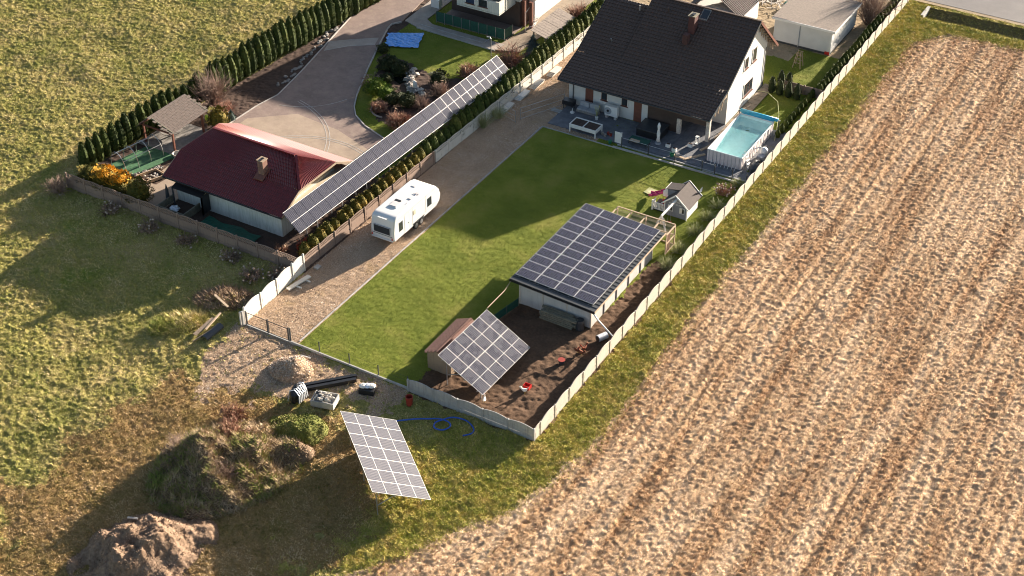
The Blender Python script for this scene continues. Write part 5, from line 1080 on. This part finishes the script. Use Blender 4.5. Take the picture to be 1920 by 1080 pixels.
bare('bare_tree', 'large bare round tree in the gap of the tall thuja row', 'tree', -48.9, 24.9, 110, 3.4, 1.0, 'twig', 1, .028, 5)
bare('bare_shrub', 'reddish bare shrub beside the large bare tree at the drive edge', 'shrub', -46.9, 24.3, 60, 1.5, 1.5, 'twigr', 2, .02, 4)
bare('bare_tree', 'bare tree behind the white flat-roofed garage', 'tree', -1.9, 72.0, 110, 4.2, .9, 'twig', 3, .03, 5)
bare('weeping_shrub', 'large reddish weeping shrub at the far end of the long array', 'shrub', -28.9, 45.8, 110, 2.3, 1.7, 'twigr', 4, .03, 4, .12)
bare('weeping_shrub', 'small pale weeping tree at the island kerb by the drive', 'shrub', -38.6, 36.0, 26, 1.5, 1.6, 'twig', 5, .035, 4, .25)
bare('bare_shrub', 'pinkish dry round shrub on the island beside the small kerbed bed', 'shrub', -34.9, 31.9, 120, 1.0, 1.6, 'twigr', 6, .022, 5, .04, 260, 'deadleaf')
bare('bare_shrub', 'wide reddish dry shrub nearest to the long array', 'shrub', -31.7, 30.6, 170, 1.3, 1.9, 'twigr', 7, .024, 5, .04, 380, 'deadleaf')
bare('bare_shrub', 'pale brown dry shrub behind the upper half of the long array', 'shrub', -31.4, 41.9, 110, 1.2, 1.8, 'twigr', 8, .024, 5, .04, 250, 'deadleaf')
bare('bare_shrub', 'tall thin dry shrub right of the dark pine on the island', 'shrub', -31.6, 37.2, 100, 1.3, 1.5, 'twig', 9, .024, 5, .03, 160, 'deadleaf')
bare('bare_shrub', 'low straggly shrub between rocks and the long array', 'shrub', -31.9, 34.6, 90, 1.1, 1.7, 'twig', 10, .02, 5, .03)
bare('bare_shrub', 'red twigged shrub behind the log shelter', 'shrub', -27.5, 57.3, 130, 2.0, 1.4, 'twigr', 12, .024, 5, 0, 200, 'deadleaf')
bare('red_leaf_bush', 'red leaved bush under the near end of the long array', 'shrub', -27.3, 10.6, 60, .8, 1.5, 'twigr', 13, .02, 4, .03, 500, 'redleaf')
bare('bare_shrub', 'brown dry shrub at the fence corner below the red leaved bush', 'shrub', -28.6, 9.0, 50, .8, 1.5, 'twigr', 14, .02, 4, .03, 200, 'deadleaf')
for i, (x, y, lb) in enumerate(((-26.9, 6.4, 'dark weed clump with pale seed heads outside the fence corner'), (-28.6, 5.2, 'tangled weed clump with pale seed heads left of the fence corner'), (-31.5, 6.3, 'weeds with seed heads against the brown lattice fence'), (-44.5, 6.4, 'weed clump with white seed heads along the left part of the brown fence'), (-36.2, 6.3, 'thin weeds at the middle of the brown fence'), (-40.0, 6.2, 'sprawling weeds under the brown fence behind the wooden bay'))):
    bare('weed_clump', lb, 'weeds', x, y, 70, .85, 2.2, 'twig', 20 + i, .018, 4, .05, 120, 'deadleaf', flower=14 if i != 4 else 5)
bare('bare_shrub', 'pale dead shrub at the far left corner of the brown fence', 'shrub', -50.6, 6.6, 90, 1.4, 1.5, 'twig', 31, .022, 4, .05)
bare('bare_shrub', 'flowering dry shrub inside the wavy fence near the pool', 'shrub', -1.5, 35.0, 60, 1.0, 1.4, 'twigr', 32, .02, 4, .02, flower=30)
for i, (x, y, s, lb) in enumerate(((-1.0, 36.9, .8, 'pale ornamental grass tuft nearest the pool'), (-1.2, 33.0, .8, 'pale ornamental grass tuft beside the flowering shrub'), (-1.1, 30.9, .95, 'ornamental grass tuft level with the playhouse wall'), (-1.1, 28.5, .9, 'dark ornamental grass tuft level with the playhouse corner'), (-1.1, 25.4, .9, 'ornamental grass tuft beside the timber cage'), (-.95, 22.9, 1.15, 'large pale ornamental grass tuft nearest the shed end'))):
    bare('ornamental_grass', lb, 'grass tuft', x, y, 130, s, 1.6, 'pampas', 40 + i, .016, 0, .16)
bare('ornamental_grass', 'pale grass plant beside the open wire gate', 'grass tuft', -24.7, 36.4, 110, 1.3, 1.0, 'pampas', 50, .02, 1, .1); bare('ornamental_grass', 'tall green stalks against the lattice fence', 'grass tuft', -25.0, 34.2, 90, 1.5, .8, 'pampas', 51, .02, 1, .06)
rd_ = plant_kind(M['conif'], 'ball', (.85, 1.3), 900, .13, 2, 60); dk_ = plant_kind(M['darkfol'], 'ball', (.8, 1.1), 800, .13, 2, 64); sp_ = plant_kind(M['bluefol'], 'spruce', (.9, 2.2), 900, .16, 1, 67); gl_ = plant_kind(M['thujag'], 'ball', (.9, 1.9), 1000, .14, 1, 69)
plant('round_conifer', 'bright green rounded conifer at the left edge of the island bed', 'conifer', rd_, -37.0, 34.3, 1.15, k=0); plant('round_conifer', 'bright green rounded conifer second from the drive', 'conifer', rd_, -35.6, 34.0, 1.05, k=1)
plant('conifer_shrub', 'dark green round pine beside the white rocks', 'pine', dk_, -33.0, 39.2, 1.1, k=0); plant('conifer_shrub', 'near-black low juniper mound behind the pond', 'juniper', dk_, -38.6, 38.8, 1.25, k=1); plant('conifer_shrub', 'dark spreading juniper on the kerb side of the pond', 'juniper', dk_, -37.2, 38.6, 1.2, k=0)
plant('conifer_shrub', 'dark low pine between the bright conifers and the dry shrubs', 'pine', dk_, -34.4, 33.6, .95, k=1); plant('conifer_shrub', 'dark straggly juniper at the centre of the island bed', 'juniper', dk_, -33.2, 34.0, 1.1, k=0); plant('conifer_shrub', 'small dark cushion conifer at the island kerb by the tarpaulin', 'conifer', dk_, -41.2, 41.7, .75, k=0)
plant('conifer_shrub', 'dark rounded shrub at the island edge by the weeping tree', 'shrub', dk_, -37.3, 36.6, .8, k=1)
plant('blue_spruce', 'small bluish spruce between the weeping shrub and the thuja row', 'spruce', sp_, -28.0, 48.6, 1.0); plant('conifer', 'golden green conical conifer behind the garden shelter', 'conifer', gl_, -45.6, 21.8, 1.1)
plant('juniper', 'pale grey-green low shrub at the drive edge below the bare shrub', 'shrub', sp_, -45.6, 23.6, .5)
og = plant_kind(M['thujag'], 'ball', (1.25, 2.2), 1500, .15, 3, 80)
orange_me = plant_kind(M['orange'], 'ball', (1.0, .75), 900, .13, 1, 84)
for i, (x, y, s, lb) in enumerate(((-48.9, 8.8, .85, 'dark golden thuja bush at the far left fence corner'), (-47.2, 8.8, .95, 'large thuja bush with glowing orange top nearest the hoop frame'), (-45.6, 8.8, .92, 'second thuja bush with glowing orange top over the brown fence'), (-43.4, 8.7, .95, 'brownish golden thuja bush nearest the low white building'))):
    r = plant('golden_thuja', lb, 'shrub', og, x, y, s)
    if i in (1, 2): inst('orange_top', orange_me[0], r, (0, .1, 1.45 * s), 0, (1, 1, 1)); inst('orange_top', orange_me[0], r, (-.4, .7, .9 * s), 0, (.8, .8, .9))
# rocks and pond
q = thing('garden_pond', 'dark little pond ringed by junipers on the island', 'pond', (-37, 38.5, 0)); MB().prism([(-37.3, 37.6), (-36.2, 37.2), (-35.6, 38.3), (-36.4, 39.6), (-37.4, 39.3)], .0, .09).build('water', M['pond'], q)
for i in range(46):
    t_ = i / 46; x, y = (-36.6 + 2.6 * t_ + random.uniform(-.5, .5), 39.9 - 4.6 * t_ + random.uniform(-.5, .5)) if i < 34 else (-33.6 + random.uniform(-.9, .9), 36.8 + random.uniform(-.8, .8))
    s = random.uniform(.16, .38); MB_ = MB().blob((x, y, .1), (s, s * random.uniform(.6, 1.1), s * random.uniform(.4, .9)), n=6, m=4, jit=.28)
    o = MB_.build('garden_rock', M['stone'] if random.random() < .55 else M['stoned']); tag(o, 'pale rock in the rockery between pond and long array', 'rock', 'rocks of the island rockery')
q = thing('tall_white_rock', 'upright white rock beside the dark round pine', 'rock', (-34.6, 37.0, 0)); MB().blob((-34.4, 37.2, .3), (.25, .22, .5), jit=.2, n=6, m=5).build('stone', M['wpaint'], q)
q = thing('crescent_kerb', 'curved dark edging of the small planting bed on the island', 'edging', (-35.2, 31.6, 0)); MB().tube([(x, y, .1) for x, y in arc((-34.2, 32.6), 1.7, 170, 280, 8)], .09, 5).build('edge', M['stoned'], q)
# grey cobbles along left hedge
for i in range(60):
    y = 31 + i * .29; x = float(np.interp(y, [29.4, 33.8, 41.3, 50.7], [-44.8, -45.6, -47.3, -49.4])) - random.uniform(.35, 1.1); s = random.uniform(.12, .24)
    o = MB().blob((x, y, .05), (s, s, s * .6), n=6, m=4, jit=.25).build('border_stone', M['stoned']); tag(o, 'grey boulder in the border between drive and tall thuja row', 'stone', 'boulders along the drive border')

# ------------------------------------------------------------ mounds and spoil
def mound(name, label, cx, cy, rx, ry_, rot, ht, mat, seed, rough_=.25, n=90, blademat=None, nb=0, blen=.25, peaks=None):
    th = R(rot); u = np.linspace(-1.15, 1.15, n); U, Vv = np.meshgrid(u, u, indexing='ij'); d = np.sqrt(U ** 2 + Vv ** 2)
    xx = cx + U * rx * math.cos(th) - Vv * ry_ * math.sin(th); yy = cy + U * rx * math.sin(th) + Vv * ry_ * math.cos(th)
    edge = d + .5 * fbm(xx * .45, yy * .45, seed + 5, 4); rdg = 1 - 2.2 * np.abs(fbm(xx * .5, yy * .5, seed + 7, 3, .5)); hh = ht * np.clip(1 - edge, 0, 1) ** .85 * (.62 + .38 * rdg + rough_ * .8 * fbm(xx * .9, yy * .9, seed, 4)) + rough_ * .55 * fbm(xx * 1.9, yy * 1.9, seed + 9, 5, .62) * np.clip(1.1 - d, 0, 1) + .05 * fbm(xx * 6.5, yy * 6.5, seed + 21, 2, .7)
    hh = hh * np.clip((1.1 - d) * 5, 0, 1) + hz(xx, yy) * .3 - .25 * np.clip((d - .95) * 5, 0, 1.2) - .04
    P = np.stack([xx, yy, hh], -1).reshape(-1, 3); L = np.arange(n * n).reshape(n, n); F = np.stack([L[:-1, :-1], L[1:, :-1], L[1:, 1:], L[:-1, 1:]], -1).reshape(-1, 4)
    o = npmesh('soil', P - np.array([cx, cy, 0]), F, M[mat], smooth=True); r = thing(name, label, 'mound', (cx, cy, 0)); o.parent = r
    if nb:
        k = rng.integers(0, len(P), nb); k = k[(d.ravel()[k] < 1.0)]; m_ = len(k); b = P[k] - np.array([cx, cy, 0]) + np.stack([rng.normal(0, .04, m_), rng.normal(0, .04, m_), np.zeros(m_)], 1); a = rng.uniform(0, 6.28, m_); l = blen * rng.uniform(.4, 1.4, m_)
        tip = b + np.stack([np.cos(a) * l * .7, np.sin(a) * l * .7, l * rng.uniform(.2, 1, m_)], 1); sd_ = np.stack([np.sin(a), -np.cos(a), np.zeros(m_)], 1) * .035
        g2 = npmesh('weeds', np.stack([b - sd_, b + sd_, tip], 1).reshape(-1, 3), np.arange(3 * m_).reshape(-1, 3), M[blademat], 'stuff'); g2.parent = r
    return r, hh
M['weedmix'] = bladem('weed_blades', [(.0, (.14, .19, .03)), (.3, (.24, .25, .06)), (.48, (.32, .23, .12)), (.75, (.48, .36, .23)), (1, (.64, .52, .38))], 1.2, .35, broad=1.2)
M['clods'] = bladem('soil_clods', [(.1, (.10, .06, .04)), (.5, (.26, .17, .11)), (.9, (.44, .31, .22))], 3, .8)
M['soilw'] = earth('warm_dug_soil', [(.3, (.11, .066, .04)), (.5, (.27, .18, .115)), (.7, (.42, .30, .20))], [(.35, (.14, .09, .06)), (.65, (.29, .20, .14))], 6, .8, bmp=1.)
M['soilg'] = earth('mossy_mound_soil', [(.3, (.05, .07, .015)), (.6, (.13, .16, .03)), (.8, (.26, .22, .07))], [(.35, (.08, .11, .02)), (.65, (.24, .21, .08))], 7, .8)
M['grassm2'] = bladem('mound_grass', [(.1, (.07, .09, .015)), (.5, (.17, .18, .035)), (.85, (.34, .28, .10))], 2, .8)
M['soilb'] = earth('dug_soil', [(.3, (.06, .04, .025)), (.6, (.20, .14, .09)), (.8, (.34, .25, .17))], [(.3, (.11, .075, .05)), (.7, (.26, .18, .12))], 5, .8)
mound('weedy_mound', 'large mound of earth overgrown with brown weeds and brush in the foreground', -16.3, -12.9, 5.4, 4.2, 60, 3.2, 'soilb', 700, .3, 120, 'weedmix', 34000, .42)
mound('grassy_mound', 'small green grassy mound between the weedy mound and the stone crate', -14.7, -7.5, 2.3, 1.9, 20, 1.5, 'soilg', 720, .25, 80, 'grassm2', 7000, .13)
mound('soil_mound', 'bare brown soil mound at the bottom left edge', -15.9, -21.4, 4.8, 3.6, 60, 1.7, 'soilw', 740, .3, 160, 'clods', 9000, .11)
mound('soil_mound', 'small brown clay mound with pale crumbly top beside the pit', -13.2, -9.3, 1.3, 1.0, 30, 1.0, 'soilb', 760, .4, 50, 'deadleaf', 700, .2)
mound('gravel_heap', 'small heap of gravel on the gravel patch outside the gate', -18.9, -2.4, 1.7, 1.4, 10, 1.25, 'gravel', 780, .12, 70, 'pebble', 5000, .09)
mound('dry_grass_mound', 'dry grass covered hummock left of the cream white fence', -28.6, 1.8, 2.4, 1.6, 30, .7, 'meadow', 800, .3, 70, 'deadleaf', 3500, .45)
mound('dry_grass_mound', 'pale straw hummock behind the discarded boards', -29.6, -2.4, 2.3, 1.3, 60, .55, 'meadow', 820, .3, 60, 'grassm', 3500, .5)
for i, (x, y, lb, sc_2) in enumerate(((-19.4, -13.6, 'tangle of dead brush on the shaded side of the weedy mound', 1.1), (-17.2, -10.9, 'dead brush at the top of the weedy mound', .9), (-15.5, -14.3, 'tall dry weeds on the near flank of the weedy mound', .9), (-19.2, -8.5, 'reddish brush beyond the weedy mound', .8))):
    r = bare('dead_brush', lb, 'brush', x, y, 90, sc_2 * 1.3, 1.8, 'twigr' if i % 2 else 'twig', 90 + i, .018, 4, .08, 150, 'deadleaf'); r.location.z = (.6, 1.2, .8, .0)[i]
q = thing('plank', 'short white plank on the bare soil mound', 'plank', (-18.1, -19.6, .7)); MB().box(-.35, .35, -.07, .07, .5, .58, Mx=Matrix.Translation((-18.2, -19.8, 0)) @ Matrix.Rotation(.4, 4, 'Z')).build('plank', M['stone'], q)
# stuff outside the gate
q = thing('black_beams', 'two long black plastic wrapped beams lying beside the gravel heap', 'beams', (-15.8, -2.4, 0))
for o_, z in ((0, .13), (.35, .12)): MB().bar((-17.0 + o_ * .6, -3.6 - o_, z + .1), (-14.3 + o_ * .6, -.7 - o_, z + .1), .26, .3).build('beam', M['black'], q)
q = thing('black_bundle', 'upright bundle of black and silver plastic sheeting', 'plastic bundle', (-16.5, -4.7, 0)); MB().blob((-16.5, -4.7, .55), (.5, .75, .75), jit=.1, n=12, m=8).build('wrap', M['black'], q)
for k in range(6): t_ = -.6 + k * .24; MB().tube([(-16.95, -4.7 + t_, .2), (-16.75, -4.7 + t_ * .9, 1.1), (-16.35, -4.7 + t_ * .8, 1.3), (-16.0, -4.75 + t_ * .7, .9), (-15.95, -4.8 + t_ * .8, .3)], .045, 5).build('silver_fold', M['foil'], q)
q = thing('stone_crate', 'grey crate heaped with pale stones beside the grassy mound', 'crate', (-14.6, -4.1, 0), R(15)); 
for a in ((-.85, .85, -.6, -.54), (-.85, .85, .54, .6), (-.85, -.79, -.54, .54), (.79, .85, -.54, .54)): MB().box(*a, .1, .62).build('side_board', M['concs'], q, world=False)
MB().box(-.79, .79, -.54, .54, .1, .4).build('base', M['concs'], q, world=False)
for k in range(40): MB().blob((random.uniform(-.65, .65), random.uniform(-.42, .42), .6 + random.uniform(0, .14)), (random.uniform(.13, .24), random.uniform(.09, .15), .09), n=6, m=4, jit=.25).build('stone', M['stone'] if k % 4 else M['anth'], q, world=False)
q = thing('cement_bags', 'black box with white bags on top near the wire fence', 'bags', (-12.8, -1.5, 0), R(20)); MB().box(-.55, .55, -.4, .4, 0, .4).build('box', M['black'], q, world=False)
for k in range(3): MB().blob((-.3 + .3 * k, .05 * k, .5), (.3, .28, .13), jit=.08, n=10, m=6).build('bag', M['foil'] if k == 1 else M['hen_w'], q, world=False)
q = thing('barrel', 'dull red plastic barrel outside the near fence corner', 'barrel', (-9.45, -1.15, 0)); MB().lathe([(.22, 0), (.27, .75), (.24, .75), (.2, .1)], -9.45, -1.15).build('barrel', M['clay'], q)
q = thing('water_hose', 'bright blue hose looping over the grass near the grey fence', 'hose', (-6.6, -1.9, 0))
hp_ = [(-9.4, -3.4), (-8.2, -2.4), (-7.4, -1.9), (-6.7, -1.5), (-6.0, -1.45), (-5.65, -1.8), (-5.9, -2.35), (-6.5, -2.45), (-6.75, -2.0), (-6.5, -1.5), (-6.0, -.9), (-5.2, -.7), (-4.6, -.85), (-4.1, -1.2), (-4.0, -1.65), (-4.4, -2.15)]
def smooth(P, n=5):
    out = []
    for i in range(len(P) - 1):
        p0, p1, p2, p3 = [Vector(P[max(0, min(len(P) - 1, i + k))]) for k in (-1, 0, 1, 2)]
        for s in range(n): t_ = s / n; out.append(.5 * ((2 * p1) + (p2 - p0) * t_ + (2 * p0 - 5 * p1 + 4 * p2 - p3) * t_ ** 2 + (3 * p1 - p0 - 3 * p2 + p3) * t_ ** 3))
    return out + [Vector(P[-1])]
MB().tube([(p[0], p[1], .16) for p in smooth(hp_)], .055, 6).build('hose', M['hose'], q, smooth=True)
q = thing('discarded_boards', 'discarded timber and bent metal sheet outside the black gate', 'boards', (-27, -1.5, 0))
for a, b, wd_, mt in (((-27.4, -3.0, .3), (-27.3, -.9, .5), .35, 'wood'), ((-27.0, -2.2, .45), (-27.2, -.2, .6), .14, 'woodl'), ((-28.9, 1.2, .75), (-27.2, .7, .55), .18, 'woodl'), ((-27.1, -3.6, .2), (-26.6, -2.0, .45), .06, 'wood')): MB().bar(a, b, wd_, .08).build('board', M[mt], q)
m = MB(); pr = [(-26.6 + .32 * math.cos(t_), .1 + .3 * math.sin(t_)) for t_ in [math.pi * i / 9 for i in range(10)]]
for (xa, za), (xb, zb) in zip(pr[:-1], pr[1:]): m.add([(xa, -2.9, za), (xb, -2.9, zb), (xb + .1, -1.1, zb + .1), (xa + .1, -1.1, za + .1)], [(0, 1, 2, 3)])
m.build('bent_sheet', M['anth'], q)
q = thing('concrete_slab', 'pale concrete plank lying on the drive beside the cream white fence', 'slab', (-24.8, 6.4, 0))
MB().bar((-25.05, 5.2, .15), (-24.65, 7.5, .15), .38, .1).build('slab', M['concl'], q); MB().box(-24.9, -24.3, 5.9, 6.05, .02, .1).build('bearer', M['concl'], q); MB().box(-24.75, -24.2, 6.9, 7.05, .02, .1).build('bearer', M['concl'], q)
q = thing('concrete_offcut', 'short concrete offcut lying beyond the pale plank', 'slab', (-24.9, 8.9, 0)); MB().box(-25.1, -24.7, 8.6, 9.1, .03, .16).build('slab', M['concs'], q)
q = thing('short_pipe', 'short white pipe lying above the gravel heap', 'pipe', (-18.9, -.6, 0)); MB().tube([(-19.3, -.75, .12), (-18.5, -.65, .12)], .05, 6).build('pipe', M['wpaint'], q)
for i, (x, y, lb) in enumerate(((-24.9, 38.2, 'pale slab pile beside the far gate post'), (-24.8, 41.0, 'white bundle on the gravel along the sunlit fence'), (-24.7, 43.6, 'grey block pile along the sunlit fence'), (-24.5, 46.6, 'pale slabs along the far sunlit fence'))):
    q = thing('slab_pile', lb, 'slabs', (x, y, 0))
    for k in range(4): MB().box(x - .35 + .06 * k, x + .3 + .05 * k, y - .9 + .1 * k, y + .8, .03 + .1 * k, .11 + .1 * k).build('slab', M['wpaint' if i == 1 else 'concl'], q)
# dirt yard
q = thing('timber_stack', 'stack of old greenish timbers against the shed front', 'timber', (-4.9, 12.3, 0))
for k in range(5):
    for j in range(3): y = 12.7 - j * .26 - .0 * k; x = -6.4 + random.uniform(-.15, .15); MB().bar((x, y, .12 + k * .17), (x + 2.9 + random.uniform(-.2, .2), y - .05, .12 + k * .17), .2, .14).build('timber', M['woodd'], q)
q = thing('barrel', 'dark grey barrel standing at the shed corner', 'barrel', (-3.2, 12.5, 0)); MB().lathe([(.3, 0), (.33, .2), (.33, .75), (.3, .9), (.26, .9), (.25, .82)], -3.2, 12.5, 16).build('barrel', M['anth'], q)
q = thing('metal_drum', 'silver drum lying on its side in the dirt yard', 'drum', (-1.25, 12.2, 0)); MB().tube([(-1.35, 11.85, .27), (-1.0, 12.6, .27)], .27, 16).build('drum', M['foil'], q); MB().tube([(-1.37, 11.82, .27), (-1.36, 11.84, .27)], .24, 14).build('opening', M['black'], q)
q = thing('feeder_crate', 'small red plastic crate in the sunlit dirt yard', 'crate', (-3.2, 4.6, 0))
for a in ((-3.45, -2.95, 4.4, 4.43), (-3.45, -2.95, 4.77, 4.8), (-3.45, -3.42, 4.43, 4.77), (-2.98, -2.95, 4.43, 4.77)): MB().box(*a, .03, .32).build('side', M['red'], q)
MB().box(-3.42, -2.98, 4.43, 4.77, .03, .06).build('base', M['clay'], q)
q = thing('water_trough', 'dark tub with a red rim in the dirt yard', 'tub', (-2.45, 8.3, 0)); MB().lathe([(.2, .02), (.25, .3), (.27, .3), (.27, .33), (.22, .33), (.18, .1)], -2.45, 8.3).build('tub', M['blackf'], q)
MB().lathe([(.275, .3), (.275, .34)], -2.45, 8.3).build('rim', M['clay'], q)
def hen(x, y, rz, mat, lb):
    r = thing('hen', lb, 'hen', (x, y, .0), rz); sec = [(-.20, .34, .02, .03), (-.14, .31, .06, .06), (-.05, .25, .10, .10), (.06, .24, .11, .11), (.14, .28, .08, .09), (.18, .36, .045, .05), (.2, .43, .035, .04), (.235, .46, .04, .04), (.27, .455, .015, .015)]
    V = []; n = 8
    for cx_2, cz_2, ry2, rz2 in sec: V += [(cx_2, ry2 * math.cos(2 * math.pi * j / n), cz_2 + rz2 * math.sin(2 * math.pi * j / n)) for j in range(n)]
    F = [(i * n + j, i * n + (j + 1) % n, (i + 1) * n + (j + 1) % n, (i + 1) * n + j) for i in range(len(sec) - 1) for j in range(n)] + [tuple(range(n - 1, -1, -1)), tuple(range((len(sec) - 1) * n, len(sec) * n))]
    MB().add(V, F).build('body', M[mat], r, world=False, smooth=True)
    MB().ext([(-.13, -.02, .30), (-.19, -.02, .30), (-.30, -.02, .47), (-.20, -.02, .50), (-.10, -.02, .36)], (0, .04, 0)).build('tail', M[mat], r, world=False)
    MB().ext([(.2, -.008, .49), (.27, -.008, .48), (.25, -.008, .53), (.21, -.008, .53)], (0, .016, 0)).build('comb', M['comb'], r, world=False)
    MB().add([(.265, -.012, .46), (.265, .012, .46), (.265, 0, .44), (.31, 0, .448)], [(0, 1, 3), (1, 2, 3), (2, 0, 3)]).build('beak', M['beak'], r, world=False)
    for s in (-.05, .05): MB().tube([(.02, s, .17), (.03, s, .02), (.08, s, .015)], .01, 4).build('leg', M['beak'], r, world=False)
    r.scale = (1.25, 1.25, 1.25)
hen(-5.0, 1.65, 2.0, 'hen_w', 'white hen pecking near the low corner of the tilted array'); hen(-3.1, 4.0, .3, 'hen_w', 'white hen beside the red crate')
hen(-2.0, 9.9, 1.2, 'hen_b', 'brown hen nearest the dark tub'); hen(-1.7, 10.4, -1.9, 'hen_b', 'brown hen furthest from the tub in the group of three'); hen(-1.6, 9.8, 3.0, 'hen_b', 'brown hen nearest the wavy fence in the group of three')
# low dividing fence and roadside things
q = thing('yard_fence', 'low green mesh fence between lawn and dirt yard behind the tilted array', 'fence', (-9, 10.6, 0))
for t_ in range(4): x, y = -9.4 + .25 * t_, 8.6 + 1.35 * t_; MB().box(x - .03, x + .03, y - .03, y + .03, 0, .8).build('post', M['woodd'], q)
MB().ext([(-9.4, 8.6, .05), (-8.65, 12.65, .05), (-8.65, 12.65, .75), (-9.4, 8.6, .75)], (.015, 0, 0)).build('netting', M['gmesh'], q)
q = thing('culvert_head', 'pale concrete culvert head at the end of the ditch', 'culvert', (2.5, 78, 0)); MB().box(2.2, 2.5, 76.8, 79.2, -.9, .12).build('head_wall', M['concs'], q)
print('objects', len(bpy.data.objects), 'tris', sum(len(o.data.polygons) for o in bpy.data.objects if o.type == 'MESH'))
